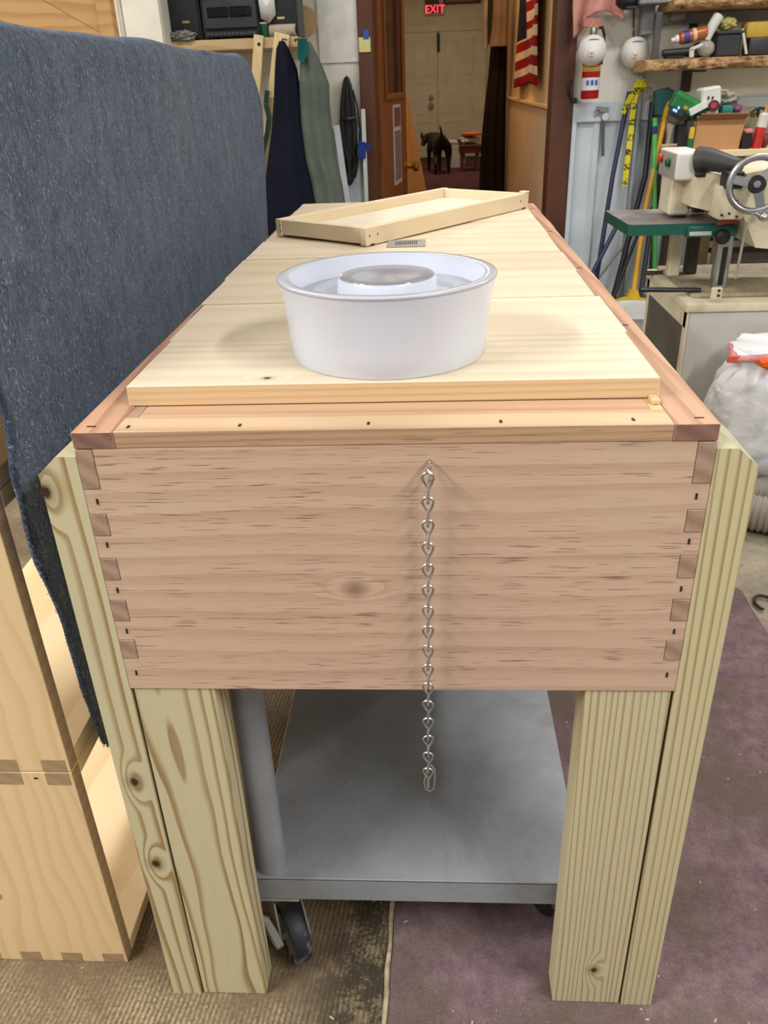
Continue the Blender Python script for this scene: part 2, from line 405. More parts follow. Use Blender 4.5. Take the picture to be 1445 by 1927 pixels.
# ribbed metal wainscot sheets on the back wall
def siding_sheet(x0, x1, ztop):
    mb = MB(); poly = []; x = x0; pitch = .19
    poly.append((x0, WY)); poly.append((x0, WY-.006))
    while x+pitch <= x1:
        poly += [(x+.10, WY-.006), (x+.112, WY-.020), (x+.135, WY-.020), (x+.147, WY-.006)]; x += pitch
    poly += [(x1, WY-.006), (x1, WY)]
    mb.prism(poly, 'xy', .02, ztop); return mb
for x0, x1 in ((.735, 1.305), (1.305, 1.875), (1.875, 2.445)): struct('siding_sheet', siding_sheet(x0, x1, .862), M_siding, parent=wb)
for x0, x1 in ((-.86, -.30), (-1.43, -.86)): struct('siding_sheet', siding_sheet(x0, x1, .80), M_siding, parent=wb)
struct('cap_rail', MB().box(.735, 2.5, WY-.022, WY, .862, .935, .004).box(.735, 2.5, WY-.032, WY, .848, .868, .004), M_siding, parent=wb)
struct('cap_rail', MB().box(-1.5, -.30, WY-.014, WY, .78, .86, .004), M_siding, parent=wb)
struct('corner_strip', MB().box(.735, .758, WY-.03, WY, .0, .87, .004), M_siding, parent=wb)
# door casing
struct('trim_1', MB().box(DR, .731, WY-.028, WY+.12, 0, 2.15, .004), M_brown)
struct('trim_2', MB().box(-.295, -.222, WY-.028, WY+.12, 0, 2.15, .004), M_brown)
struct('trim_3', MB().box(-.295, .731, WY-.028, WY+.12, 2.06, 2.15, .004), M_brown)
# hall shell
HX = .655
M_bead = paint(232, 208, 170, .5, 0, .06, 5)
wr = struct('wall_hall_right', MB().box(HX, HX+.1, WY+.1, 6.75, 0, 2.45), M_cream)
for i in range(27):
    y0 = WY+.105+i*.098
    struct('bead_board', MB().box(HX-.010, HX, y0, y0+.094, .01, .905, .003), M_bead, parent=wr)
struct('trim_4', MB().box(HX-.028, HX, WY+.1, 6.72, .905, .925, .004), paint(244, 206, 150, .5))
struct('wall_hall_far_right', MB().box(.86, .96, 6.75, 12.9, 0, 2.45).box(HX, .96, 6.72, 6.78, 0, 2.45), M_offw)
struct('wall_hall_left', MB().box(-.62, -.52, WY+.1, 12.9, 0, 2.45), M_cream)
EY = 12.8
struct('wall_hall_end', MB().box(-.7, 1.1, EY, EY+.1, 0, 2.45), M_offw)
struct('trim_5', MB().box(at(905, 65, EY).x, at(912, 65, EY).x+.02, EY-.04, EY, 0, 1.72).box(-.6, at(912, 65, EY).x+.02, EY-.05, EY, 1.66, 1.74), M_offw)
def hall_door(nm, x0, x1, hinge_knobs):
    d = struct(nm, MB().box(x0, x1, EY-.03, EY, .01, 1.66, .004), M_offw)
    w_ = x1-x0
    for (z0, z1) in ((.12, .50), (.60, 1.02), (1.10, 1.55)):
        for k in (0, 1):
            xa = x0+.09+k*(w_-.14)/2; xb = xa+(w_-.14)/2-.06
            mb = MB()
            for (a, b, c, d_) in ((xa, xb, z0, z0+.012), (xa, xb, z1-.012, z1), (xa, xa+.012, z0, z1), (xb-.012, xb, z0, z1)): mb.box(a, b, EY-.036, EY-.028, c, d_, .002)
            struct('panel_moulding', mb, M_offw, parent=d)
    return d
xm = at(824, 200, EY).x
d2 = hall_door('door_2', xm-.70, xm-.012, 1); d3 = hall_door('door_3', xm+.006, at(903, 200, EY).x, 0)
for yy, r_ in ((183, .035), (199, .04)):
    c = at(811, yy, EY-.04); struct('door_knob', MB().lathe([(0, 0), (.018, 0), (.014, .03), (r_*.8, .045), (r_, .06), (r_*.6, .08), (0, .082)], c+Vector((0, .02, 0)), 14, (0, -1, 0)), M_steel, parent=d2)
c = at(825, 78, EY-.03); struct('door_bolt', MB().box(c.x-.018, c.x+.018, EY-.06, EY-.02, c.z-.13, c.z+.1, .004), M_black, parent=d3)

# open wooden door in the workshop doorway
A_ = Vector((-.205, WY+.13, 0)); B_ = Vector((at(764, 200, 4.72).x, 4.72, 0)); dv = (B_-A_).normalized(); nv = Vector((dv.y, -dv.x, 0))
Rm = Matrix((dv, nv, Vector((0, 0, 1)))).transposed()
dl = (B_-A_).length
def leaf(u0, u1, n0, n1, z0, z1, mb=None, bev=.003):
    mb = mb or MB(); c = A_+dv*((u0+u1)/2)+nv*((n0+n1)/2); mb.obox((c.x, c.y, (z0+z1)/2), (abs(u1-u0), abs(n1-n0), z1-z0), Rm, bev); return mb
mb = leaf(0, .14, -.04, 0, 0, 2.03); leaf(dl-.13, dl, -.04, 0, 0, 2.03, mb); leaf(.14, dl-.13, -.04, 0, 0, .99, mb); leaf(.14, dl-.13, -.04, 0, 1.88, 2.03, mb)
d1 = struct('door_1', mb, M_door)
struct('window_pane', leaf(.14, dl-.13, -.025, -.018, .99, 1.88), paint(78, 48, 34, .12), parent=d1)
mb = MB(); leaf(.12, dl-.11, 0, .012, .97, 1.00, mb); leaf(.12, .15, 0, .012, 1.0, 1.9, mb); leaf(dl-.14, dl-.11, 0, .012, 1.0, 1.9, mb)
struct('window_frame', mb, M_door, parent=d1)
mb = MB(); kc = A_+dv*(dl-.06)+Vector((0, 0, at(772, 313, 4.66).z))
mb.lathe([(0, 0), (.026, 0), (.026, .006), (.012, .012), (.012, .04), (.027, .05), (.030, .065), (.022, .078), (0, .08)], kc, 20, nv); M_brass = paint(190, 142, 66, .3, .9)
struct('door_knob', mb, M_brass, parent=d1)

# ================================================================ HIVE
hive = thing('beehive', 'long pinkish wooden beehive box on greenish treated lumber legs', 'beehive', (0, 0, 0))
HB = .2732; ZB, ZT, ZR = .5198, .7862, .8020; LL = 1.336
tabs = [(.747, .7862), (.6992, .7222), (.6512, .6758), (.6036, .6286), (.5582, .5818)]
TW = .0158; FT = .019
poly = [(-HB, ZB)]
poly = [(HB, ZB)]
for z0, z1 in reversed(tabs):
    poly += [(HB, z0), (HB-TW, z0), (HB-TW, z1)]
    if z1 < ZT-1e-4: poly += [(HB, z1)]
L_ = [(-x, z) for x, z in poly][::-1]
front = MB().prism(poly+L_, 'xz', 0, FT)
part('front_board', front, M_front, hive, 'wide pinkish board with fine dark grain streaks')
for s_ in (-1, 1):
    for z0, z1 in tabs:
        part('finger_joint', MB().box(s_*HB, s_*(HB-TW+.0006), -.0006, FT, z0+.0005, z1-.0007, .0004), M_end, hive, own=True)
    for z0, z1 in tabs[:]:
        pass
    part('side_board', MB().box(s_*HB, s_*(HB-TW), FT, LL, ZB, ZT), M_side, hive)
    part('rim_rail', MB().box(s_*HB, s_*(HB-.0365), -.0008, LL, ZT+.0004, ZR, .0006), [M_rim, M_end_rim], hive, 'reddish top rail with dark end grain', fmat=lambda f, c: 1 if f.normal.y < -.8 else 0)
    for zn in (.735, .690, .640, .592, .540):
        part('nail', MB().box(s_*(HB-.010)-.0008, s_*(HB-.010)+.0008, -.0007, .002, zn-.0028, zn+.0028), M_nail, hive)
    for yn in (.012, .30, .62, .95, 1.25):
        part('nail', MB().box(s_*(HB-.014)-.004, s_*(HB-.014)+.004, yn-.0007, yn+.0007, ZR-.001, ZR+.0006), M_nail, hive)
part('back_board', MB().box(-HB+TW, HB-TW, LL-FT, LL, ZB, ZT), M_front, hive)
part('bottom_board', MB().box(-HB+TW, HB-TW, FT, LL-FT, ZB+.004, ZB+.022), M_side, hive)
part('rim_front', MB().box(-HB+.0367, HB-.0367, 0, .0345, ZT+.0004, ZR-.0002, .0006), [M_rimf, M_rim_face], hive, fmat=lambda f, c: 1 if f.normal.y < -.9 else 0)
part('rim_back', MB().box(-HB+.0367, HB-.0367, LL-.036, LL, ZT, ZR, .0006), M_rimf, hive)
part('ledge_strip', MB().box(-HB+.048, HB-.048, .0349, .09, ZT, ZR-.0008, .0005), M_ledge, hive)
for s_, m_ in ((-1, M_end), (1, paint(226, 200, 150, .6))):
    part('corner_block', MB().box(s_*(HB-.0367), s_*(HB-.0478), .0349, .09, ZT, ZR-.0006, .0005), m_, hive)
for xn in (-.226, -.128, -.017, .095, .205):
    part('nail', MB().box(xn-.0011, xn+.0011, .008, .0135, ZR-.001, ZR+.0004), M_nail, hive)
LT = .038
for s_ in (-1, 1):
    for yb in (0, 1):
        G0 = .0018 if s_ > 0 else 0
        def V(x, y, z): return (s_*x, y if not yb else LL-y, z or G0)
        vs = [V(HB+LT, 0, 0), V(HB+.0006, 0, 0), V(HB+.0006, .089, 0), V(HB+LT, .089, 0), V(HB+LT, 0, .762), V(HB+.019, 0, .779), V(HB+.0006, 0, .779), V(HB+.0006, .021, .792), V(HB+.0006, .089, .792), V(HB+LT, .089, .762)]
        mb = MB().poly(vs, [(0, 1, 6, 5, 4), (5, 6, 7), (4, 5, 7, 8, 9), (1, 2, 8, 7, 6), (0, 4, 9, 3), (3, 9, 8, 2), (0, 3, 2, 1)])
        part('leg', mb, [M_leg_ol if s_ < 0 else M_leg_or, M_leg_end], hive, 'upright treated leg board with a slanted top', fmat=lambda f, c: 1 if f.normal.z > .4 else 0)
        y0, y1 = (.0015, .0395) if not yb else (LL-.0395, LL-.0015)
        part('leg', MB().box(s_*(HB-.0022), s_*(HB-.0865), y0, y1, G0, ZB-.0006, .0012), M_leg_il if s_ < 0 else M_leg_ir, hive, 'wide flat treated leg board under the box')

# lid boards
lidlab = ['pale pine lid board nearest the front edge with small dark knot', 'second pine lid board from the front, under the back of the white feeder',
          'third pine lid board from the front, just behind the white feeder', 'fourth pine lid board from the front, with a knotty right end',
          'fifth pine lid board from the front, beneath the metal vent plate', 'sixth pine lid board from the front, under the middle of the tray',
          'seventh pine lid board from the front, under the far corner of the tray', 'farthest pine lid board, showing behind the tray by the doorway']
ys = [.0605, .2118, .3690, .5200, .6560, .812, .968, 1.124, 1.300]
ends = [(-.2415, .2375), (-.2455, .2415), (-.250, .236), (-.2545, .239), (-.252, .236), (-.249, .238), (-.251, .2365), (-.2495, .2385)]
for i in range(8):
    mb = MB().box(ends[i][0], ends[i][1], ys[i]+.0006, ys[i+1]-.0008, ZR+.0002, ZR+.0192-(0, .0011, .0002, .0013, .0004, .0012, .0003, .001)[i], .0007)
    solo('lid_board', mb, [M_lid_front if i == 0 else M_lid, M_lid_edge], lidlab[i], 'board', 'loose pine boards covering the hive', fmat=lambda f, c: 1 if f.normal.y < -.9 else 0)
ZL = ZR+.0194
solo('wood_shim', MB().box(.2285, .2355, .045, .0595, ZR, ZR+.004, .0004), paint(228, 200, 150, .7), 'tiny pale wood scrap beside right front corner of the lid', 'wood scrap')

# jack chain
chain = thing('jack_chain', 'hanging galvanized twisted-wire chain down the front of the hive', 'chain', (.0335, -.010, .394))
ec = Vector((.0345, -.006, .7705))
mb = MB().tube([ec+Vector((0, .008, .0015)), ec+Vector((0, 0, .001))], .0016, 8)
mb.tube([ec+Vector((.0008*math.sin(k), -.006+.0062*math.cos(k*2*PI/16), -.006+.0068*math.sin(k*2*PI/16)-.0005)) for k in range(16)], .0012, 8, closed=True)
part('screw_eye', mb, M_chrome, chain)
def link_pts():
    pts = []
    # open upper teardrop in the xz plane, shank, then lower loop in the yz plane
    for k in range(11):
        a = math.radians(-130+k*(310/10)); pts.append(Vector((.0048*math.sin(a)*-1, 0, .0048*math.cos(a)+.0070)))
    pts.insert(0, Vector((.0006*-1+.0012, 0, .0008))) if False else None
    return pts
def make_link(top, bottom, ang=0):
    t = Vector(top); h = (Vector(top)-Vector(bottom)).length
    u = Vector((math.cos(ang), math.sin(ang), 0)); v = Vector((-math.sin(ang), math.cos(ang), 0)); P = []
    # tail of the upper loop (left), over the top, down the right side to the centre
    r = .0050
    P.append(t+u*-.0009+Vector((0, 0, -.0125)))
    P.append(t+u*-.0038+Vector((0, 0, -.0078)))
    for k in range(9):
        a = PI-k*PI/8; P.append(t+u*(r*math.cos(a))+Vector((0, 0, r*math.sin(a)-.0046)))
    P.append(t+u*.0036+Vector((0, 0, -.0088)))
    P.append(t+u*.0012+Vector((0, 0, -.0135)))
    # lower loop
    zb = -h+.0005
    P.append(t+v*-.0012+Vector((0, 0, -.0165)))
    for k in range(7):
        a = PI+.2+k*(PI-.2)/6; P.append(t+v*(.0036*math.cos(a))+Vector((0, 0, zb+.0036+.0036*math.sin(a)-.0005)))
    P.append(t+v*.0016+Vector((0, 0, -.0150)))
    return P
M_zinc = paint(196, 200, 204, .28, .95, .1, 60)
zl = [.7655, .7422, .7196, .6971, .6746, .6520, .6290, .6066, .5838, .5610, .5382, .5160, .4934, .4700, .4470, .4250]
for i, z in enumerate(zl):
    x = .0332-.0002*i; nz = zl[i+1] if i+1 < len(zl) else z-.0215
    part('link', MB().tube(make_link((x, -.0125, z), (x, -.0125, nz-.0052), random.uniform(-.18, .18)), .00118, 7), M_zinc, chain, own=True)
hk = [Vector((.0315+dx, -.0125, .404+dz)) for dx, dz in ((-.004, .010), (-.0055, 0), (-.004, -.0085), (.0005, -.012), (.0045, -.008), (.0055, .004), (.0055, .020), (.002, .026), (-.002, .0225), (-.003, .016))]
part('snap_hook', MB().tube(hk, .0011, 7), M_zinc, chain)

# round white feeder
FC = (-.005, .160, ZL)
n = NT('white_plastic'); n.out((.74, .78, .89, 1), .22); n.bsdf.inputs['Subsurface Weight'].default_value = .15; n.bsdf.inputs['Subsurface Radius'].default_value = (.02, .02, .02)
n.bsdf.inputs['Subsurface Scale'].default_value = .3; M_plast = n.m
n = NT('level_plastic_reflection'); n.out((.36, .37, .42, 1), .12); M_level_reflect = n.m  # opaque; the dark ceiling reflected in level plastic is painted in as grey
feeder = thing('round_hive_feeder', 'round white plastic hive feeder tub with raised centre cup', 'feeder', FC)
prof = [(0, .002), (.090, .002), (.0945, 0), (.0960, .002), (.0972, .02), (.1010, .058), (.1028, .066), (.1043, .0728)]
part('tub', MB().lathe(prof, FC, 96), M_plast, feeder, sharp=50)
n = NT('lip_ceiling_reflection'); n.out((.52, .54, .63, 1), .2); M_lip_reflect = n.m  # same plastic as the tub, greyed to stand for the dark ceiling's reflection
part('rolled_lip', MB().lathe([(.1043, .0728), (.1052, .0740), (.1052, .0754), (.1045, .0760), (.0945, .0760), (.0938, .0755)], FC, 96), M_lip_reflect, feeder, sharp=50)
part('inner_wall', MB().lathe([(.0938, .0755), (.0915, .064), (.0905, .0570)], FC, 96), M_plast, feeder, sharp=50)
part('tub_floor', MB().lathe([(.0912, .0574), (.047, .0578), (.047, .0555), (.0912, .0555)], FC, 64, closed=True), M_level_reflect, feeder)
part('centre_cup', MB().lathe([(.0492, .0565), (.0485, .060), (.0478, .066), (.0472, .0705), (.0460, .0730)], FC, 64), M_plast, feeder, sharp=60)
part('cup_cap', MB().lathe([(.0460, .0730), (.0455, .0738), (.0440, .0732), (.030, .0728), (.012, .0738), (0, .0742)], FC, 64), M_level_reflect, feeder, sharp=60)

# shallow tray
TB = [Vector((-.2335, .868, 0)), Vector((-.0665, .732, 0)), Vector((.2360, 1.1205, 0))]
tu = (TB[2]-TB[1]).normalized(); tv = (TB[0]-TB[1]); tv = (tv-tu*tv.dot(tu)).normalized(); tl, tw_ = .494, .2155
tray = thing('wooden_tray', 'shallow pale pine tray lying askew on the lid boards', 'tray', (TB[1].x, TB[1].y, ZL))
tr = Matrix((tu, tv, Vector((0, 0, 1)))).transposed()
def tbox(u0, u1, v0, v1, z0, z1, mb=None, bev=.0008):
    mb = mb or MB(); c = TB[1]+tu*((u0+u1)/2)+tv*((v0+v1)/2)
    mb.obox((c.x, c.y, ZL+(z0+z1)/2), (u1-u0, v1-v0, z1-z0), tr, bev); return mb
def tpart(nm, mb, mat, label=None):
    """tray piece whose grain runs along the piece"""
    ob, o3 = finish(mb, nm, mat, origin=wloc(tray)); 
    ob.parent = tray
    if label: ob['label'] = label
    return ob
M_tray_u = wood('tray_rail_wood', (236, 218, 186), (220, 194, 152), axis=1, freq=14, warp=.6, contrast=.2, streak=.25)
tpart('rail', tbox(0, tl, 0, .0135, .0008, .0292), M_tray_u)
tpart('rail', tbox(0, tl, tw_-.0135, tw_, .0008, .0292), M_tray_u)
tpart('end_rail', tbox(.0015, .0145, .0137, tw_-.0137, .0035, .0285), M_tray)
tpart('end_rail', tbox(tl-.0145, tl-.0015, .0137, tw_-.0137, .0035, .0285), M_tray)
tpart('corner_lug', tbox(tl-.013, tl+.001, -.001, .015, .0292, .0325), M_tray)
tpart('panel', tbox(.0147, tl-.0147, .0137, tw_-.0137, .0075, .0115), M_panel)
for u, v, zz in ((-.0002, tw_-.012, .008), (-.0002, tw_-.012, .017)):
    tpart('nail', tbox(u-.0005, u+.0005, v-.0006, v+.0006, zz, zz+.004, bev=0), M_nail)
for u in (.008, .028, tl-.03): tpart('nail', tbox(u, u+.0014, -.0006, .0005, .014, .018, bev=0), M_nail)
for u in (.010, tl-.022): tpart('notch', tbox(u, u+.010, -.0006, .0010, .0006, .0028, bev=0), M_black)

# slotted metal vent plate under the tray corner
vp = thing('vent_plate', 'small slotted grey metal plate beside the tray corner', 'metal plate', (-.002, .752, ZL))
n = NT('plate_metal'); n.out((.44, .45, .46, 1), .45, .6); M_plate = n.m
part('plate', MB().box(-.0335, .0290, .722, .782, ZL, ZL+.0012, .0003), M_plate, vp)
for k in range(11):
    x = -.020+k*.0034
    part('slot', MB().box(x, x+.0015, .736, .768, ZL+.0010, ZL+.0015), M_black, vp)

# ================================================================ CART
M_cart = paint(160, 165, 172, .42, .15, .12, 9, .0, (132, 130, 128))
cart = thing('utility_cart', 'grey painted steel cart on casters under the hive', 'cart', (.018, .48, 0))
CX0, CX1, CY0, CY1 = -.199, .226, .060, .86
def ctray(z, lip):
    mb = MB().box(CX0, CX1, CY0, CY1, z-.004, z, .0015)
    mb.box(CX0, CX1, CY0, CY0+.0035, z-lip, z+.0006, .001).box(CX0, CX1, CY1-.0035, CY1, z-lip, z, .001)
    mb.box(CX0, CX0+.0035, CY0, CY1, z-lip, z-.001, .001).box(CX1-.0035, CX1, CY0, CY1, z-lip, z-.001, .001); return mb
part('lower_shelf', ctray(.1535, .041), M_cart, cart)
part('upper_shelf', ctray(.5185, .036), M_cart, cart)
for x in (CX0+.019, CX1-.005):
    for y in (CY0+.024, CY1-.024):
        if x > 0 and y < .4: x = CX1+.022
        part('post', MB().tube([(x, y, .1535 if x < .2 else .115), (x, y, .5145)], .0205, 24), M_cart, cart)
M_fork = paint(168, 164, 156, .5, .5, .15, 30); M_tire = paint(38, 42, 52, .5, 0, .4, 40, .3, (150, 150, 156)); M_whl = paint(150, 146, 138, .55, .2)
def caster(x, y, ang, brake):
    cs = MB().box(x-.03, x+.03, y-.03, y+.03, .1095, .1125, .001).lathe([(.0, .100), (.022, .100), (.022, .1095), (0, .1095)], (x, y, 0), 20)
    c_ = part('caster', cs, M_fork, cart)
    d = Vector((math.sin(ang), -math.cos(ang), 0)); sd = Vector((d.y, -d.x, 0)); wc = Vector((x, y, .0425))+d*.028
    mb = MB()
    for k in (-1, 1):
        a = Vector((x, y, .1005))+sd*k*.017
        q = [a-d*.022, a+d*.022, wc+sd*k*.0185+d*.012+Vector((0, 0, -.006)), wc+sd*k*.0185-d*.010+Vector((0, 0, -.006))]
        e = sd*k*.0025
        mb.poly([p for p in q]+[p+e for p in q], [(0, 1, 2, 3), (7, 6, 5, 4), (0, 4, 5, 1), (1, 5, 6, 2), (2, 6, 7, 3), (3, 7, 4, 0)])
    mb.tube([wc-sd*.022, wc+sd*.022], .006, 10)
    part('fork', mb, M_fork, c_)
    part('tire', MB().lathe([(.028, -.011), (.036, -.013), (.0405, -.0105), (.0425, -.005), (.0425, .005), (.0405, .0105), (.036, .013), (.028, .011)], wc, 32, sd, closed=True), M_tire, c_)
    part('wheel_hub', MB().lathe([(0, -.009), (.02, -.009), (.0285, -.0105), (.0285, .0105), (.02, .009), (0, .009)], wc, 24, sd), M_whl, c_)
    if brake:
        s2 = sd if sd.x < 0 else -sd
        p0 = wc+s2*.032+Vector((0, 0, .028))-d*.02
        part('brake_lever', MB().tube([p0+s2*.02+Vector((0, 0, .012)), p0+d*.008, p0+d*.022-s2*.006+Vector((0, 0, -.02)), p0+d*.036-s2*.008+Vector((0, 0, -.026))], [.007, .006, .0075, .006], 8), M_whl, c_)
caster(-.172, .088, .55, True); caster(.19, .12, 2.4, False); caster(-.165, .80, .3, False); caster(.19, .80, 1.0, False)

# ================================================================ CARPET + floor litter
edge = [(-.030, -2.6)]
for k in range(40):
    y = -.4+k*1.42/39; edge.append((-.024+.0035*noise.noise(Vector((y*40, 1, 0)))+.004*math.sin(y*5), y))
far = [(x, .985+.010*noise.noise(Vector((x*22, 5, 0)))-.01*(x > .6)) for x in [i*.025 for i in range(1, 30)]]
rgt = [(.742+.006*noise.noise(Vector((3, y*25, 0))), y) for y in [.955-i*.04 for i in range(30)]]+[(.75, -2.6)]
carpet_o = solo('carpet', MB().prism(edge+far+rgt, 'xy', 0.0002, .0016), M_carpet, 'worn purple carpet piece under the right side of the hive', 'carpet')
n = NT('edge_fringe'); co = n.obj(); n.out(n.mix(n.mapr(n.noise(co, 60, 4), .35, .65), srgb(150, 134, 108), srgb(206, 192, 164)), .9); M_fr = n.m
mb = MB(); P = [(x-.004, y, .003) for x, y in edge[1:]]
mb.tube(P, [.0035+.002*noise.noise(Vector((y*60, 0, 0))) for x, y, z in P], 6)
part('fringe', mb, M_fr, carpet_o, 'frayed pale backing along the left edge')
mb = MB()
for i in range(170):
    x, y = random.uniform(-.45, .62), random.uniform(-.25, .75)
    if -.32 < x < .32 and 0 < y < .1: continue
    if -.67 < x < -.375 and y > .03: continue
    z = .0017 if x > -.02 else .0004
    s_ = random.uniform(.0008, .0026); mb.obox((x, y, z+.0004), (s_*random.uniform(1, 3), s_, .0008), (0, 0, random.uniform(0, 3)))
ch = solo('wood_chips', mb, paint(190, 172, 138, .8), 'scattered pale wood chips over the floor and carpet', 'wood chips'); ch['kind'] = 'stuff'
mb = MB()
for i in range(34):
    x, y = random.uniform(CX0+.04, CX1-.01), CY0+.01+abs(random.gauss(0, .09))
    s_ = random.uniform(.0005, .0012); mb.obox((x, y, .1535+.0011), (s_*random.uniform(1, 2), s_, .0006), (0, 0, random.uniform(0, 3)))
ch = solo('sawdust_specks', mb, paint(226, 220, 206, .8), 'white specks of sawdust on the lower cart shelf', 'sawdust'); ch['kind'] = 'stuff'
mb = MB(); c0 = atz(1440, 1135, .008)
mb.tube([c0+Vector((.022*math.cos(a), .03*math.sin(a), 0)) for a in [k*PI/10 for k in range(14)]], .0035, 8)
solo('cable_loop', mb, paint(52, 40, 38, .6), 'short loop of dark cable on bare floor beside the carpet corner', 'cable')

# ================================================================ STACKED BOXES + BLANKET
BX1, BX0, BY0, BY1, BH = -.387, -.631, .040, .548, .3585
boxlab = ['pine hive box standing on its side at the bottom of the stack', 'pine hive box in the middle of the stack beside the blanket edge', 'pine hive box at the top of the stack under the blanket']
for i in range(3):
    z0 = i*BH+.0006*i; z1 = z0+BH-.0006
    bx = thing('hive_box', boxlab[i], 'wooden box', ((BX0+BX1)/2, BY0, z0), 'pine boxes stacked on their sides')
    t = .0195
    part('front_panel', MB().box(BX0, BX1, BY0, BY0+t, z0, z1, .0008), [M_box, M_box_end], bx, own=True, fmat=lambda f, c: 1 if f.normal.x > .8 else 0)
    part('back_panel', MB().box(BX0, BX1, BY1-t, BY1, z0, z1, .0008), M_boxi, bx, own=True)
    part('lower_panel', MB().box(BX0, BX1, BY0+t, BY1-t, z0, z0+t, .0008), M_boxi, bx, own=True)
    part('upper_panel', MB().box(BX0, BX1, BY0+t, BY1-t, z1-t, z1, .0008), M_boxi, bx, own=True)
    for k in range(4):
        x = BX1-.004-k*.058
        part('finger_joint', MB().box(x-.029, x, BY0-.0006, BY0+.004, z0+.0005, z0+t, .0004), M_box_end, bx, own=True)
        part('finger_joint', MB().box(x-.029, x, BY0-.0006, BY0+.004, z1-t, z1-.0005, .0004), M_box_end, bx, own=True)
    for k in range(4):
        x = BX1-.045-k*.058
        part('nail', MB().box(x-.002, x+.002, BY0-.0008, BY0+.002, z1-.010, z1-.008), M_nail, bx)
    hc = (BX0+.035, BY0-.0004, z0+.135)
    part('hand_hold', MB().prism([(hc[0]+a*.038+.028*math.cos(k), hc[2]+.014*math.sin(k)) for a, k in [(1, -PI/2+j*PI/8) for j in range(9)]]+[(hc[0]-.038+.028*math.cos(k), hc[2]+.014*math.sin(k)) for k in [PI/2+j*PI/8 for j in range(9)]], 'xz', BY0-.0006, BY0+.002), paint(196, 152, 100, .6), bx)

def blanket_mat():
    n = NT('felt_blanket'); co = n.obj()
    sp = n.add('ShaderNodeSeparateXYZ'); n.put(sp.inputs[0], co)
    big = n.noise(co, 5, 4, .6); med = n.noise(n.vmath('MULTIPLY', co, (1, 1.3, .8)), 30, 5, .7)
    base = n.mix(n.mapr(big, .35, .65), srgb(78, 93, 120), srgb(98, 106, 124)); base = n.mix(n.mapr(med, .3, .7), srgb(52, 60, 78), base)
    q = n.vmath('MULTIPLY', co, (1, 1.5, .7)); d = n.noise(co, 14, 2); 
    f1 = n.noise(n.vmath('ADD', q, n.vmath('MULTIPLY', co, (.1, .4, .1))), 190, 3, .6, .8)
    f2 = n.noise(n.vmath('ADD', q, (5, 5, 5)), 240, 3, .6, .8)
    f3 = n.noise(n.vmath('ADD', q, (9, 2, 5)), 110, 2, .5, .8)
    col = n.mix(n.mapr(f1, .58, .66, 0, .75), base, srgb(150, 164, 184))
    col = n.mix(n.mapr(f2, .57, .67, 0, .9), col, srgb(24, 28, 42))
    col = n.mix(n.mapr(f3, .68, .76, 0, .4), col, srgb(120, 100, 96))
    n.bump(n.math('ADD', f1, med), .8, .004)
    n.bsdf.inputs['Sheen Weight'].default_value = .24; n.bsdf.inputs['Sheen Roughness'].default_value = .45; n.bsdf.inputs['Sheen Tint'].default_value = (.8, .9, 1, 1)
    return n.out(col, .95, 0, .1)
M_blanket = blanket_mat()
bl = thing('moving_blanket', 'blue-grey felt moving blanket draped over the box stack', 'blanket', (-.5, .6, .36))
def lerp_tab(tab, z):
    if z >= tab[0][0]: return tab[0][1]
    for (za, a), (zb, b) in zip(tab, tab[1:]):
        if z >= zb: return a+(b-a)*(za-z)/(za-zb)
    return tab[-1][1]
F_edge = [(1.2, .028), (.95, .034), (.80, .048), (.741, .038), (.659, .039), (.60, .050), (.553, .060), (.472, .062), (.40, .075), (.362, .085), (.33, .115), (.30, .150), (.25, .2)]
B_edge = [(1.2, 1.36), (1.12, 1.36), (1.07, 1.43), (1.02, 1.486), (.96, 1.47), (.90, 1.455), (.765, 1.41), (.5, 1.36), (.2, 1.33)]
XR, XL, ZTOP, RF = -.358, -.665, 1.122, .030
prof = []
for k in range(12): prof.append((XL, .92+k*(ZTOP-RF-.92)/11))
for k in range(1, 7): a = PI-k*PI/2/6; prof.append((XL+RF+RF*math.cos(a), ZTOP-RF+RF*math.sin(a)))
for k in range(1, 8): prof.append((XL+RF+(XR-XL-2*RF)*k/8, ZTOP))
for k in range(0, 9): a = PI/2-k*PI/2/8; prof.append((XR-RF+RF*math.cos(a), ZTOP-RF+RF*math.sin(a)))
for k in range(1, 62): prof.append((XR, ZTOP-RF-k*(ZTOP-RF-.335)/61))
def bl_fn(u, v):
    i = u*(len(prof)-1); i0 = int(min(i, len(prof)-2)); fr_ = i-i0
    x = prof[i0][0]*(1-fr_)+prof[i0+1][0]*fr_; z = prof[i0][1]*(1-fr_)+prof[i0+1][1]*fr_
    ya = lerp_tab(F_edge, z) + .0045*noise.noise(Vector((z*26, 3, x*9))); yb = lerp_tab(B_edge, z)+.004*noise.noise(Vector((z*28, 9, 1)))
    y = ya+(yb-ya)*v
    wv = .007*noise.noise(Vector((y*2.2, z*1.6, 0)))+.003*noise.noise(Vector((y*7, z*5, 3)))
    if x > XR-.01: x += wv - .010*max(0, (.5-z)/.2)
    else: z += wv*.8
    if x > XR-.05 and z > .9: z += .004*noise.noise(Vector((y*6, 7, 0)))
    lo = max(0, (.45-z)/.12)
    z -= .016*noise.noise(Vector((y*9, 0, 2)))*lo
    return Vector((x, y, z))
mb = MB().grid(bl_fn, len(prof)-1, 130)
bo = part('cloth', mb, M_blanket, bl, sharp=80)
md = bo.modifiers.new('thick', 'SOLIDIFY'); md.thickness = .006; md.offset = 0
mb = MB(); rr = random.Random(3)
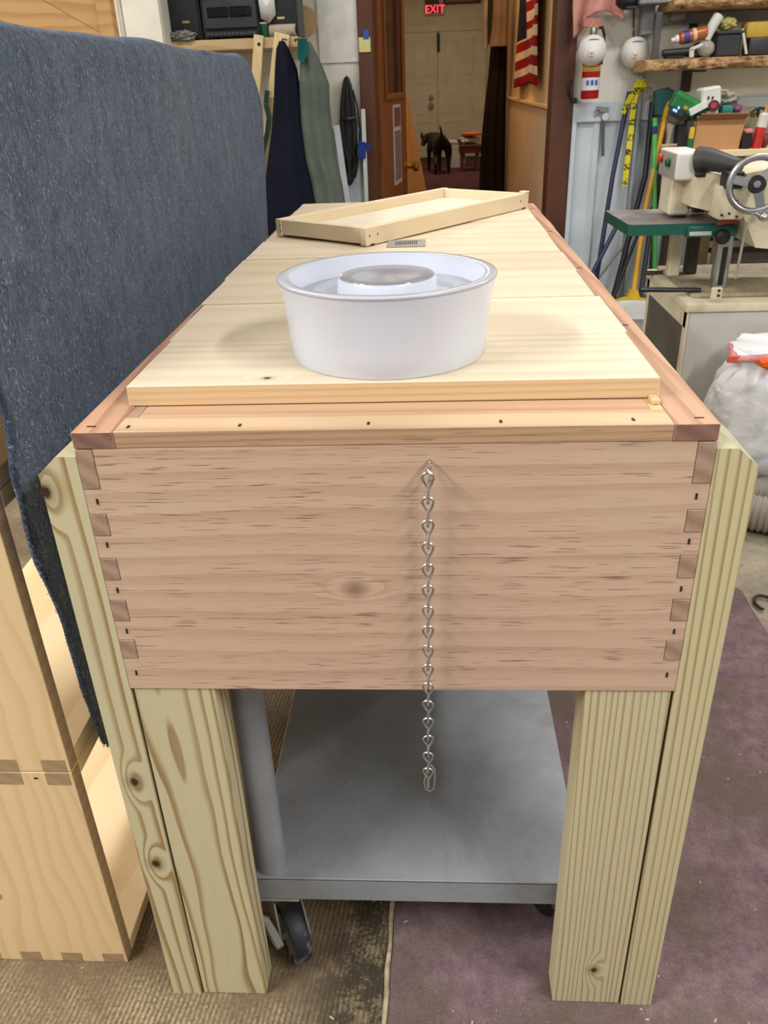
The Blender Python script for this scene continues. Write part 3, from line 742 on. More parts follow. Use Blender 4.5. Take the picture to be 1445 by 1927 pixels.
def fiber(p, nrm, L, r):
    t = Vector((rr.gauss(0, .25), rr.gauss(0, .5), rr.gauss(0, 1))).normalized(); b = Vector((rr.gauss(0, .4), rr.gauss(0, 1), rr.gauss(0, 1)))*.2
    p = p+nrm*rr.uniform(.0032, .0045)
    mb.tube([p+t*L*(s-.5)+b*L*(s-.5)**2+nrm*.002*s*s for s in (0, .33, .66, 1)], r, 3)
for i in range(2400):
    y = .02+1.4*rr.random()**1.6; z = rr.uniform(.42, 1.09)
    if not lerp_tab(F_edge, z)+.01 < y < lerp_tab(B_edge, z)-.01: continue
    u = (len(prof)-1-61*(z-.335)/(ZTOP-RF-.335))/(len(prof)-1); ya = lerp_tab(F_edge, z); yb = lerp_tab(B_edge, z)
    fiber(bl_fn(min(u, 1), (y-ya)/(yb-ya)), Vector((1, 0, 0)), rr.uniform(.001, .0042), rr.uniform(.00018, .0004))
fb = part('fuzz', mb, paint(156, 166, 182, .8), bl); fb['kind'] = 'stuff'
mb = MB()
for i in range(1500):
    e = rr.random()
    if e < .45: u = rr.uniform(.42, 1); p = bl_fn(u, 0); nr = Vector((0, -1, 0))
    elif e < .7: u = rr.uniform(.35, 1); p = bl_fn(u, 1); nr = Vector((0, 1, 0))
    else: u = .285+.03*rr.random(); p = bl_fn(u, rr.random()); nr = Vector((.3, 0, 1))
    p = Vector(p); t = (nr+Vector((rr.gauss(0, .5), rr.gauss(0, .5), rr.gauss(0, .5)))).normalized(); L = rr.uniform(.0015, .005)
    mb.tube([p, p+t*L*.5, p+t*L+Vector((0, 0, -.2*L))], .0003, 3)
fb = part('edge_fuzz', mb, paint(76, 88, 108, .9), bl); fb['kind'] = 'stuff'

# ================================================================ BACKGROUND, LEFT
def pbox(px0, px1, py0, py1, Y, depth, bev=.003, mb=None):
    """upright box whose front face spans the measured rectangle at depth Y"""
    mb = mb or MB(); a = at((px0+px1)/2, (py0+py1)/2, Y); s_ = mpp(Y)
    top = at((px0+px1)/2, py0, Y).z; bot = at((px0+px1)/2, py1, Y).z
    x0 = at(px0, (py0+py1)/2, Y).x; x1 = at(px1, (py0+py1)/2, Y).x
    mb.box(x0, x1, Y, Y+depth, bot, top, bev); return mb
def drape(rings, folds=7, amp=.25, seed=0, seg=40):
    """hanging garment: rings of (x, y, z, half width, half depth)"""
    R2 = []
    for (x, y, z, hw, hd) in rings:
        k_ = min(1, hw/.08)
        R2.append([Vector((x+hw*math.cos(a)*(1+.05*math.sin(a*3+seed)), y+hd*math.sin(a)*(1+amp*k_*math.sin(folds*a+seed+z*1.5)), z)) for a in [k*2*PI/seg for k in range(seg)]])
    return MB().loft(R2)
def fill(rings, n):
    out = []
    for i in range(len(rings)-1):
        for k in range(n):
            t = k/n; out.append(tuple(a+(b-a)*t for a, b in zip(rings[i], rings[i+1])))
    out.append(rings[-1]); return out

# leaning panel of diagonal planks
pp = thing('plank_panel', 'slanted-plank pine panel standing behind the blanket', 'wood panel', (at(100, 30, 2.3).x, 2.3, 0))
x0, x1, zt_ = at(-70, 30, 2.3).x, at(192, 30, 2.3).x, 1.75
M_plank = wood('plank_wood', (206, 162, 108), (166, 116, 68), axis=0, freq=30, warp=1.2, contrast=.6, streak=.3, rnd=4)
ang = -.52
for k in range(-4, 6):
    c = Vector(((x0+x1)/2-.02, 2.315, 1.02+k*.134)); dx = Vector((math.cos(ang), 0, math.sin(ang)))
    # clip the plank to the panel's frame
    pv = Vector((0, 0, 1)); hw = .0662
    L = (x1-x0)/2/dx.x+.02
    q = [c-dx*L-pv*hw, c+dx*L-pv*hw, c+dx*L+pv*hw, c-dx*L+pv*hw]
    mb = MB().poly([v for v in q]+[v+Vector((0, .016, 0)) for v in q], [(0, 1, 2, 3), (7, 6, 5, 4), (0, 4, 5, 1), (1, 5, 6, 2), (2, 6, 7, 3), (3, 7, 4, 0)])
    ob, o3 = finish(mb, 'plank', M_plank, origin=c); ob.parent = pp; ob.location = o3-wloc(pp)
part('frame_post', MB().box(x1-.012, x1+.035, 2.29, 2.335, 0, zt_, .003), M_plank, pp)
part('frame_post', MB().box(x0-.05, x0-.005, 2.29, 2.335, 0, zt_, .003), M_plank, pp)

wc_ = thing('white_cabinet', 'tall white cabinet with a narrow side panel beside the stereo', 'cabinet', (at(260, 40, 3.3).x, 3.35, 0))
xa, xb, xc = at(200, 40, 3.3).x, at(230, 40, 3.3).x, at(303, 40, 3.3).x
part('body', MB().box(xa, xc, 3.32, 3.75, 0, 1.95, .003), M_white, wc_)
part('door', MB().box(xb+.006, xc-.002, 3.30, 3.318, .05, 1.93, .003), paint(236, 232, 220, .5, 0, .06), wc_)
part('side_strip', MB().box(xa, xb-.012, 3.30, 3.318, .05, 1.93, .003), paint(236, 234, 226, .5, 0, .06), wc_)
part('hinge_strip', MB().box(xb-.010, xb+.004, 3.295, 3.318, .05, 1.93, .003), paint(204, 198, 180, .5), wc_)

SY = 3.42
M_shelfw = wood('shelf_wood', (206, 178, 136), (164, 126, 82), axis=0, freq=40, contrast=.6, streak=.4)
zs = at(440, 73, SY).z
xs0, xs1 = at(322, 80, SY).x, at(561, 80, SY).x
solo('stereo_shelf', MB().box(xs0, xs1, SY, WY-.005, zs-.042, zs, .002), M_shelfw, 'thick worn wooden shelf plank holding the stereo', 'shelf')
M_spk = paint(26, 30, 38, .65, 0, .15, 60, .3); M_spkb = paint(70, 74, 80, .5)
def speaker(px0, px1, label, logo):
    xa, xb = at(px0, 40, SY).x, at(px1, 40, SY).x
    s = thing('speaker', label, 'speaker', ((xa+xb)/2, SY+.05, zs), 'bookshelf speakers of the stereo')
    part('cabinet', MB().box(xa-.004, xb+.004, SY+.03, SY+.22, zs+.001, zs+.33, .004), M_spkb, s)
    part('grille', MB().box(xa, xb, SY+.018, SY+.03, zs+.006, zs+.325, .006, 2), M_spk, s)
    part('badge', MB().box((xa+xb)/2+logo-.016, (xa+xb)/2+logo+.016, SY+.016, SY+.019, zs+.066, zs+.076, .001), paint(206, 186, 130, .3, .8), s)
speaker(313, 372, 'dark grille speaker to the left of the tape deck', .012)
speaker(502, 558, 'dark grille speaker to the right of the tape deck, behind the cup', -.005)
xa, xb = at(378, 40, SY).x, at(486, 40, SY).x
st = thing('stereo', 'black tape deck stereo between the two speakers', 'stereo', ((xa+xb)/2, SY+.05, zs))
M_blk2 = paint(44, 48, 54, .4); M_blk3 = paint(30, 33, 38, .35)
part('body', MB().box(xa, xb, SY+.02, SY+.24, zs+.004, zs+.33, .006), M_blk2, st)
part('button_ledge', MB().box(xa+.012, xb-.004, SY-.004, SY+.02, zs+.008, zs+.030, .003), M_blk3, st)
for k in range(12):
    x = xa+.018+k*(xb-xa-.03)/12
    part('button', MB().box(x, x+.017, SY-.010, SY+.004, zs+.012, zs+.026, .002), paint(64, 68, 74, .4), st)
part('deck_face', MB().box(xa+.010, xb-.006, SY+.008, SY+.02, zs+.038, zs+.150, .005), paint(56, 61, 68, .35), st)
M_win = paint(24, 28, 34, .08)
xm2 = (xa+xb)/2
part('cassette_window', MB().box(xa+.03, xm2-.003, SY+.004, SY+.009, zs+.082, zs+.120, .004), M_win, st)
part('cassette_window', MB().box(xm2+.003, xb-.028, SY+.004, SY+.009, zs+.082, zs+.120, .004), M_win, st)
part('display_ledge', MB().box(xa, xb, SY+.0, SY+.02, zs+.156, zs+.172, .004), M_blk3, st)
part('upper_face', MB().box(xa+.006, xb-.006, SY+.008, SY+.02, zs+.178, zs+.322, .004), M_blk3, st)
c = at(497, 64, SY+.0); 
solo('paper_cup', MB().lathe([(0, 0), (.021, 0), (.026, .052), (.0275, .053), (.0275, .058), (.024, .058), (.0225, .02), (0, .018)], (at(497, 60, SY-.0).x, SY+.045, zs), 24),
     [paint(24, 92, 58, .5), paint(230, 232, 226, .5)], 'green cup with white rim on the shelf by the stereo', 'cup', fmat=lambda f, c: 1 if c.z > zs+.05 else 0)
xr0, xr1 = at(507, 57, SY).x, at(556, 57, SY).x
rl = thing('paper_roll', 'dusty tan paper roll lying on the shelf before the right speaker', 'roll', ((xr0+xr1)/2, SY+.0, zs))
part('roll', MB().tube([(xr0, SY-.012+.03, zs+.024), (xr1, SY-.02+.03, zs+.024)], .0235, 24), paint(186, 174, 152, .8, 0, .25), rl)
part('core', MB().tube([(xr1-.001, SY-.02+.03, zs+.024), (xr1+.003, SY-.02+.03, zs+.024)], .012, 16), M_black, rl)
mb = MB(); c = at(502, 18, SY+.0)
q = [(-.036, .07), (.0, .09), (.036, .05), (.034, -.02), (.006, -.05), (-.03, -.03)]
mb.poly([(c.x+a, SY+.002+.012*(i % 2), c.z+b) for i, (a, b) in enumerate(q)]+[(c.x, SY-.01, c.z+.01)], [(i, (i+1) % 6, 6) for i in range(6)])
po = solo('crumpled_paper', mb, paint(226, 226, 224, .7), 'crumpled white paper hanging at the left edge of the right speaker', 'paper', sharp=5)
md = po.modifiers.new('t', 'SOLIDIFY'); md.thickness = .0015
mb = MB().blob((at(345, 72, SY).x, SY+.0, zs+.018), (.055, .02, .02), .5, 4, 4, 3)
solo('plastic_wrap', mb, paint(120, 118, 116, .3), 'wad of grey plastic wrap in front of the left speaker', 'plastic wrap', sharp=10)
c = at(573, 40, 3.74)
solo('wooden_disc', MB().lathe([(0, 0), (.060, 0), (.062, .006), (.060, .012), (0, .012)], c, 40, (0, -1, 0)), paint(200, 170, 128, .6), 'round tan wooden disc on the wall beside the speaker', 'wooden disc')

# wooden slats leaning under the shelf
for (p, q, wd, lab) in (((487, 66), (481, 175), .042, 'narrow pine slat with a bolt hole leaning at the shelf'), ((531, 63), (512, 235), .066, 'wider pale pine slat leaning beside the navy coat')):
    a = at(*p, SY-.012); b = at(*q, SY-.012)
    d = (b-a); b = a+d*(a.z/(a.z-b.z)) if a.z > b.z else b
    b.y = SY-.012
    sl = thing('pine_slat', lab, 'slat', b, 'slats leaning at the stereo shelf')
    part('slat', MB().bar(a, b, wd, .014, (0, 1, 0), .002), wood('slat_wood', (236, 212, 164), (206, 172, 118), axis=2, freq=30, contrast=.4, streak=.25), sl)
    if wd < .05: part('hole', MB().tube([at(487, 83, SY-.021), at(487, 83, SY-.021)+Vector((0, .01, 0))], .007, 12), M_black, sl)

# green strap hanging between slats and coat
P = [at(x, y, SY-.04) for x, y in ((503, 170), (500, 195), (506, 222), (503, 250), (496, 280), (490, 310), (488, 330))]
mb = MB()
for a, b in zip(P, P[1:]): mb.bar(a, b, .022, .004, (0, 1, .2), .001)
solo('green_strap', mb, paint(20, 70, 50, .6), 'dark green strap hanging by the blanket edge', 'strap')

# coats on hooks
CYD = 3.24
def coat(name, label, tip, rows, mat, folds, seed, extra=None):
    rings = []
    for (pxl, pxr, py) in rows:
        a = at(pxl, py, CYD); b = at(pxr, py, CYD); hw = (b.x-a.x)/2
        rings.append(((a.x+b.x)/2, CYD+.03, a.z, hw, min(.11, .02+hw*.55)))
    o = thing(name, label, 'coat', (rings[-1][0], CYD, rings[-1][2]), 'coats hung beside the doorway')
    part('cloth', drape(fill(rings, 6), folds, .16, seed, 56), mat, o, sharp=80)
    t_ = Vector((rings[0][0], rings[0][1], rings[0][2]-.01)); hx = min(t_.x, xs1-.012)
    part('hanger_loop', MB().tube([t_, t_+Vector((0, .02, .018)), Vector((hx, SY-.004, zs-.012)), Vector((hx, SY+.002, zs-.02))], .003, 8), M_black, o)
    if extra: extra(o)
    return o
def fabric(r, g, b):
    n = NT('fabric_%d_%d' % (r, g)); co = n.obj(); c = srgb(r, g, b)
    f = n.noise(co, 8, 4); n.bump(n.noise(co, 500, 2), .3, .001)
    return n.out(n.mix(n.mapr(f, .3, .7), tuple(x*.75 for x in c[:3])+(1,), tuple(x*1.15 for x in c[:3])+(1,)), .9, 0, .15)
coat('navy_coat', 'long navy blue coat hanging from the shelf edge', None, [(523, 533, 77), (517, 541, 92), (514, 556, 130), (512, 564, 180), (507, 572, 250), (496, 588, 330), (490, 602, 400), (486, 606, 470), (484, 608, 560)], fabric(24, 28, 44), 5, 1)
def collar(o):
    a = at(572, 92, CYD-.03)
    part('lining', MB().poly([at(560, 75, CYD-.03), at(577, 74, CYD-.03), at(582, 92, CYD-.04), at(571, 120, CYD-.045), at(560, 112, CYD-.03)]+[at(x, y, CYD+.0) for x, y in ((560, 75), (577, 74), (582, 92), (571, 120), (560, 112))],
         [(0, 1, 2, 3, 4), (9, 8, 7, 6, 5), (0, 5, 6, 1), (1, 6, 7, 2), (2, 7, 8, 3), (3, 8, 9, 4), (4, 9, 5, 0)]), fabric(20, 84, 78), o, 'teal lining')
coat('olive_coat', 'grey-green jacket with teal lining hanging next to the doorway', None, [(566, 582, 78), (563, 592, 98), (562, 606, 130), (561, 617, 160), (562, 618, 195), (565, 622, 240), (572, 630, 300), (584, 642, 350), (592, 650, 400), (596, 656, 470), (598, 660, 560)], fabric(98, 108, 100), 6, 2.2, collar)

# sheet, note, cord on the white wall
mb = pbox(598, 677, -8, 118, WY-.012, .010, .001)
solo('paper_poster', mb, paint(236, 236, 232, .6), 'white paper sheet pinned to the wall left of the doorway', 'poster')
nt = thing('sticky_note', 'small yellow note held by blue tape on the dark door frame', 'note', at(685, 97, WY-.03))
part('paper', pbox(675, 697, 70, 98, WY-.0335, .003, .0005), paint(226, 222, 150, .7), nt)
part('tape', pbox(683, 694, 56, 74, WY-.035, .0012, .0004), paint(48, 96, 170, .6), nt)
mb = MB(); rr2 = random.Random(5)
CY2 = WY-.04
hp = at(651, 144, CY2)
for k in range(34):
    wv = rr2.uniform(1, 24); ln = rr2.uniform(150, 205); dpt = rr2.uniform(-.02, .02); pts = []
    for j in range(20):
        a = j/20*2*PI; px = 652+wv*.62*math.sin(a)*(1-.25*math.cos(a)) + 6*(1-math.cos(a))/2; py = 144+ln*(1-math.cos(a))/2
        p = at(px, py, CY2+dpt); pts.append(p)
    mb.tube(pts, .0055, 7, closed=True)
cb = thing('coiled_cord', 'bundled black extension cord hanging on the wall by the door frame', 'cord', at(655, 345, CY2))
part('coils', mb, paint(26, 26, 28, .5), cb)
part('tie', MB().tube([at(642, 222, CY2-.02), at(655, 224, CY2-.036), at(667, 222, CY2-.02)], .012, 8), M_black, cb)
part('loose_end', MB().tube([at(x, y, CY2-.01) for x, y in ((664, 170), (672, 200), (677, 240), (675, 290), (672, 320), (668, 335))], .004, 7), M_black, cb)
for (a, b, wd, lab, nm, colr) in (((633, 236), (655, 398), .030, 'white plastic strip leaning beneath the coiled cord', 'plastic_strip', (222, 226, 240)), ((683, 205), (690, 398), .020, 'thin white pole standing against the door frame with blue tape', 'white_pole', (220, 224, 226))):
    p = at(*a, WY-.06); q = at(*b, WY-.09); d = q-p; q = p+d*(p.z/(p.z-q.z)); q.y = WY-.10
    o = thing(nm, lab, 'strip' if 'strip' in nm else 'pole', q)
    part('body', MB().bar(p, q, wd, .012, (0, 1, 0), .002), paint(*colr, .4, 0, .05), o)
    if nm == 'white_pole':
        part('tape', MB().box(at(674, 280, WY-.08).x, at(688, 280, WY-.08).x, WY-.092, WY-.058, at(680, 298, WY-.08).z, at(680, 267, WY-.08).z, .003).obox(at(691, 277, WY-.082), (.03, .004, .03), (0, .5, 0), .001), paint(28, 56, 150, .5), o)

# ================================================================ HALL THINGS
# door notice
u0, u1 = dl*.42, dl*.72
nz0, nz1 = at(750, 348, 4.3).z, at(750, 197, 4.3).z
no = thing('door_notice', 'tall printed notice in white border on the open wooden door', 'notice', A_+dv*((u0+u1)/2)+nv*.002+Vector((0, 0, nz0)))
part('border', leaf(u0, u1, .001, .004, nz0, nz1, bev=.0005), paint(206, 202, 212, .6), no)
part('photo_print', leaf(u0+.025, u1-.02, .004, .0055, nz1-.11, nz1-.015, bev=.0003), paint(138, 92, 88, .6, 0, .4, 30), no)
part('text_print', leaf(u0+.025, u1-.02, .004, .0055, nz0+.02, nz1-.13, bev=.0003), paint(150, 130, 140, .6, 0, .5, 60), no)

def flag_cloth(name, label, fx, cols, stripes, canton, group):
    """striped cloth hung flat; fx(u,v)->point"""
    mb = MB().grid(fx, 18, 60)
    mats = [fabric(150, 22, 26), fabric(228, 212, 186), fabric(30, 32, 50)]
    ob, o3 = finish(mb, name, mats, 80); ob.location = o3; tag(ob, label, 'flag', group)
    for p in ob.data.polygons:
        i = p.index; u = (i//60+.5)/18; v = (i % 60+.5)/60
        k = int((1-v)*stripes)
        p.material_index = 0 if (stripes-1-k) % 2 == 0 else 1
        if canton and u > cols and v > .40: p.material_index = 2
    md = ob.modifiers.new('t', 'SOLIDIFY'); md.thickness = .003
    return ob
yA, yB = atx(1016, 100, HX-.03).y, atx(973, 100, HX-.03).y
zb_ = at(993, 160, (yA+yB)/2).z; zt2 = 1.62
def fx(u, v):
    y = yA+(yB-yA)*u; z = zb_+(zt2-zb_)*v+.02*math.sin(u*5)*(1-v)
    return Vector((HX-.035-.018*math.sin(u*9+v*2), y, z))
fl = flag_cloth('striped_flag', 'red and white striped flag hanging on the tan hall wall', fx, .55, 13, True, None)
xg0, xg1 = at(704, 100, WY+.3).x, at(714, 100, WY+.3).x
def fx2(u, v): return Vector((-.33+.30*u*.0+(-.02)*math.sin(u*7), WY+.62+.35*u, .55+.95*v))

# long coats on the hall wall end
HY = 6.2
def hrings(rows, Y, k=.6):
    rs = []
    for (pl, pr, py) in rows:
        a = at(pl, py, Y); b = at(pr, py, Y); hw = (b.x-a.x)/2; rs.append(((a.x+b.x)/2, Y, a.z, hw, .04+hw*k))
    return fill(rs, 5)
o = thing('long_coat', 'long black-brown coat hanging at the end of the hall wall', 'coat', at(920, 362, HY), 'clothes hanging in the hall')
part('cloth', drape(hrings([(928, 946, 30), (925, 953, 60), (922, 954, 90), (918, 953, 140), (911, 951, 200), (905, 950, 260), (902, 949, 320), (900, 948, 372), (899, 948, 440)], HY), 8, .2, 1.2, 60), fabric(40, 30, 24), o, sharp=80)
o = thing('tan_jacket', 'short tan jacket hanging over the long dark coat', 'jacket', at(937, 88, HY-.16), 'clothes hanging in the hall')
part('cloth', drape(hrings([(932, 950, -60), (928, 956, -20), (927, 956, 20), (925, 955, 55), (921, 954, 80), (920, 953, 88)], HY-.16, .5), 5, .14, 2.6, 48), fabric(150, 124, 102), o, sharp=80)
o = thing('olive_jacket', 'dark olive garment hanging left of the tan jacket', 'jacket', at(925, 80, HY+.1), 'clothes hanging in the hall')
part('cloth', drape(hrings([(920, 932, -60), (918, 934, 0), (917, 934, 50), (919, 934, 84)], HY+.1, .4), 4, .12, .6, 40), fabric(70, 60, 36), o, sharp=80)
solo('white_garment', drape(hrings([(912, 924, -60), (910, 922, 0), (907, 920, 50), (908, 918, 92)], HY+.35, .3), 4, .1, .4, 40), fabric(214, 208, 204), 'white garment at the left of the hanging clothes', 'garment', 'clothes hanging in the hall', sharp=80)

# leaning plywood sheet
a0, a1 = atz(803, 362, .0), None
mb = MB(); Yp = 6.3
q = [at(764, 180, Yp), at(768, 183, Yp), at(803, 362, Yp), at(806, 378, Yp), at(764, 378, Yp)]
mb.poly([v for v in q]+[v+Vector((-.02, .02, 0)) for v in q], [(0, 1, 2, 3, 4), (9, 8, 7, 6, 5)]+[(i, i+5, (i+1) % 5+5, (i+1) % 5) for i in range(5)])
for v in mb.bm.verts: pass
zmin = min(v.co.z for v in mb.bm.verts)
for v in mb.bm.verts:
    if v.co.z < zmin+.03: v.co.z = .006
solo('plywood_sheet', mb, wood('ply_wood', (206, 160, 98), (176, 126, 70), axis=2, freq=20, contrast=.4), 'slanted tan plywood offcut leaning behind the open door', 'plywood')

# exit sign + banner
ex = thing('exit_sign', 'lit white EXIT sign with red letters above the double doors', 'exit sign', at(818, 28, EY-.06))
part('housing', pbox(800, 836, 8, 28, EY-.07, .06, .006), paint(214, 206, 190, .5), ex)
part('face', pbox(804, 832, 10, 25.5, EY-.075, .006, .002), paint(120, 30, 28, .5), ex)
text_part('EXIT', .135, at(818, 17.8, EY-.078), (PI/2, 0, 0), emit(255, 60, 80, 2.2), ex)
bn = thing('hall_picture', 'dark banner with gold emblem above the exit sign', 'picture', at(850, 8, EY-.02))
part('board', pbox(800, 905, -14, 8, EY-.035, .03, .003), paint(74, 34, 26, .5), bn)
part('gold_panel', pbox(838, 898, -10, 3, EY-.04, .006, .002), paint(150, 104, 46, .5), bn)
part('pale_mark', pbox(826, 834, -6, 6, EY-.04, .006, .002), paint(214, 190, 150, .5), bn)
solo('paper_slip', MB().obox(at(843, 128, EY-.035), (.03, .003, .24), (0, .55, 0), .001), paint(222, 218, 204, .6), 'slanted paper strip taped to the right hall door', 'paper')

# black dog walking away
dg_ = Vector(atz(832, 327, .004)); 
def dog():
    k = .50/.62
    V = []; E_ = []; Rr = []
    def add(p, r, par=None):
        V.append(Vector(p)*k); Rr.append(r*k); 
        if par is not None: E_.append((par, len(V)-1))
        return len(V)-1
    pel = add((0.02, 0, .46), .125)
    b1 = add((0.0, .18, .44), .130, pel); b2 = add((-.05, .36, .44), .145, b1); ch_ = add((-.10, .52, .46), .13, b2)
    nk = add((-.17, .60, .48), .085, ch_); hd = add((-.23, .60, .50), .078, nk); sn = add((-.27, .56, .42), .045, hd); add((-.285, .53, .375), .034, sn)
    t = add((.01, -.10, .54), .028, pel); t = add((.0, -.15, .62), .020, t); add((-.02, -.14, .70), .010, t)
    for s, dy in ((-1, -.06), (1, .05)):
        h = add((.02+s*.085, .01, .40), .078, pel); kn = add((.02+s*.10, .05+dy*.5, .26), .054, h); hk_ = add((.02+s*.10, -.04+dy, .15), .034, kn); p = add((.02+s*.10, -.02+dy, .03), .022, hk_); add((.02+s*.10, .03+dy, .018), .022, p)
    for s, dy in ((-1, .04), (1, -.05)):
        h = add((-.10+s*.075, .50, .36), .055, ch_); e = add((-.10+s*.085, .48+dy*.5, .22), .034, h); p = add((-.10+s*.085, .50+dy, .04), .022, e); add((-.10+s*.085, .53+dy, .020), .022, p)
    me = bpy.data.meshes.new('dog'); me.from_pydata(V, E_, []); ob = bpy.data.objects.new('dog', me); COL.objects.link(ob)
    sk = ob.modifiers.new('skin', 'SKIN'); 
    for i, v in enumerate(me.skin_vertices[0].data): v.radius = (Rr[i], Rr[i]); v.use_root = (i == 0)
    ss = ob.modifiers.new('sub', 'SUBSURF'); ss.levels = 2; ss.render_levels = 2
    dgp = bpy.context.evaluated_depsgraph_get(); m2 = bpy.data.meshes.new_from_object(ob.evaluated_get(dgp)); 
    bpy.data.objects.remove(ob); m2.materials.clear(); m2.materials.append(paint(14, 13, 13, .6, 0, .3, 20)); m2.shade_smooth()
    zmin = min(v.co.z for v in m2.vertices)
    for v in m2.vertices: v.co.z -= zmin
    ob = bpy.data.objects.new('dog', m2); COL.objects.link(ob); ob.location = (dg_.x-.015, dg_.y, .004)
    tag(ob, 'black dog walking away down the hall toward the doors', 'dog')
    mb = MB()
    for s in (-1, 1):
        hd_ = Vector((-.23, .60, .50))*k; 
        mb.blob(hd_+Vector((s*.055, .0, .015)), (.018, .03, .045), .1, 2, 2, s)
    e, _ = finish(mb, 'ears', paint(18, 17, 17, .6), origin=(0, 0, 0)); e.parent = ob
dog()
# bins by the far doors
c = atz(858, 314, .004); wbn = thing('white_bin', 'white bin standing by the hall doors behind the dog', 'bin', c)
part('body', MB().lathe([(0, 0), (.115, 0), (.145, .30), (.152, .305), (.152, .325), (.138, .325), (.10, .02), (0, .02)], c, 28), paint(240, 236, 230, .4), wbn)
c = atz(884, 322, .004); stl = thing('low_stool', 'low wooden stool with a red skirt near the hall doors', 'stool', c)
for sx in (-1, 1):
    for sy in (0, 1): part('leg', MB().box(c.x+sx*.095-.02, c.x+sx*.095+.02, c.y+sy*.2, c.y+sy*.2+.04, .004, .22, .003), paint(104, 76, 48, .6), stl)
part('skirt', MB().box(c.x-.135, c.x+.135, c.y-.01, c.y+.25, .215, .295, .004), paint(112, 44, 36, .6), stl)
part('seat', MB().box(c.x-.14, c.x+.14, c.y-.02, c.y+.26, .295, .31, .003), paint(120, 70, 44, .6), stl)
solo('plastic_bag', MB().blob((c.x-.01, c.y+.12, .362), (.135, .11, .045), .25, 3, 4, 2), paint(198, 190, 178, .4), 'crumpled pale bag on the low stool', 'bag', sharp=15)
solo('orange_dish', MB().lathe([(0, 0), (.13, 0), (.135, .01), (.135, .03), (.12, .036), (0, .036)], (c.x+.02, c.y+.12, .412), 28), paint(226, 112, 44, .5), 'orange plastic dish on top of the bag by the hall doors', 'dish')
pa, pb = at(861, 262, c.y+.05), at(872, 277, c.y+.05)
solo('ice_scraper', MB().tube([pa, pa+(pb-pa)*.5], .014, 8).tube([pa+(pb-pa)*.5, pb], .008, 8).tube([pb, pb+(pb-pa)*.6+Vector((-.03, 0, -.08))], .010, 8), paint(60, 56, 52, .5), 'thin dark-handled scraper sticking up from the bag', 'scraper')

# ================================================================ RIGHT WALL
# towel and cap
mb = MB()
def tow(u, v):
    px = 1078+96*u; bot = 58-26*math.sin(u*PI*.9)*1.2+ (14 if u < .25 else 0) - 10*u; py = -40+(bot+40)*v
    p = at(px, py, 3.70+.03*math.sin(u*11)*v+.012*math.sin(u*23+v*5)); return p
mb.grid(tow, 40, 20); to = solo('pink_towel', mb, fabric(210, 152, 142), 'faded pink towel hanging above the fire extinguisher', 'towel', sharp=80)
md = to.modifiers.new('t', 'SOLIDIFY'); md.thickness = .006
c = at(1182, 2, 3.68)
solo('black_hat', MB().blob(c, (.055, .05, .035), .1, 2, 3).obox(c+Vector((.01, -.04, -.02)), (.06, .05, .008), (.4, 0, 0), .003), M_black, 'black hat hanging beside the pink towel', 'hat')

# extinguisher
EYD = 3.70
xe = thing('fire_extinguisher', 'red fire extinguisher hanging on the wall behind a dust mask', 'fire extinguisher', at(1109, 187, EYD))
M_red = paint(176, 22, 30, .3); b0 = at(1109, 186, EYD); t0 = at(1117, 66, EYD); ax = (t0-b0); hL = ax.length; ax.normalize(); re = .0415
part('cylinder', MB().lathe([(0, 0), (re*.9, 0), (re, .006), (re, hL*.80), (re*.9, hL*.9), (re*.55, hL*.98), (re*.4, hL), (0, hL)], b0, 36, ax), M_red, xe)
part('label_band', MB().lathe([(re+.0006, hL*.14), (re+.0012, hL*.141), (re+.0012, hL*.34), (re+.0006, hL*.341)], b0, 36, ax), paint(228, 226, 230, .5), xe)
for k in (-1, 0, 1):
    cc = b0+ax*hL*.26+Vector((k*.020, -re-.002+abs(k)*.005, 0)); part('pictogram', MB().obox(cc, (.014, .004, .022), (0, 0, k*.5), .002), paint(50, 110, 190, .5), xe)
for hh, th in ((.44, .004), (.47, .007), (.51, .004)):
    part('label_print', MB().lathe([(re+.0006, hL*hh), (re+.001, hL*hh+.0005), (re+.001, hL*hh+th), (re+.0006, hL*hh+th+.0005)], b0, 36, ax), paint(220, 190, 90, .5), xe)
tp = t0
part('valve', MB().lathe([(0, 0), (.014, 0), (.016, .01), (.012, .03), (0, .03)], tp, 16), M_steel, xe)
part('handle', MB().bar(tp+Vector((-.05, -.01, .045)), tp+Vector((.035, 0, .032)), .022, .006, (0, 1, 0), .002).bar(tp+Vector((-.055, -.01, .068)), tp+Vector((.03, 0, .05)), .022, .006, (0, 1, 0), .002), paint(190, 120, 120, .4), xe)
part('hose', MB().tube([tp+Vector((.015, 0, .025)), tp+Vector((.035, -.005, .03)), tp+Vector((.047, -.005, 0)), tp+Vector((.047, 0, -.06)), tp+Vector((.044, 0, -.12))], .007, 8), M_black, xe)
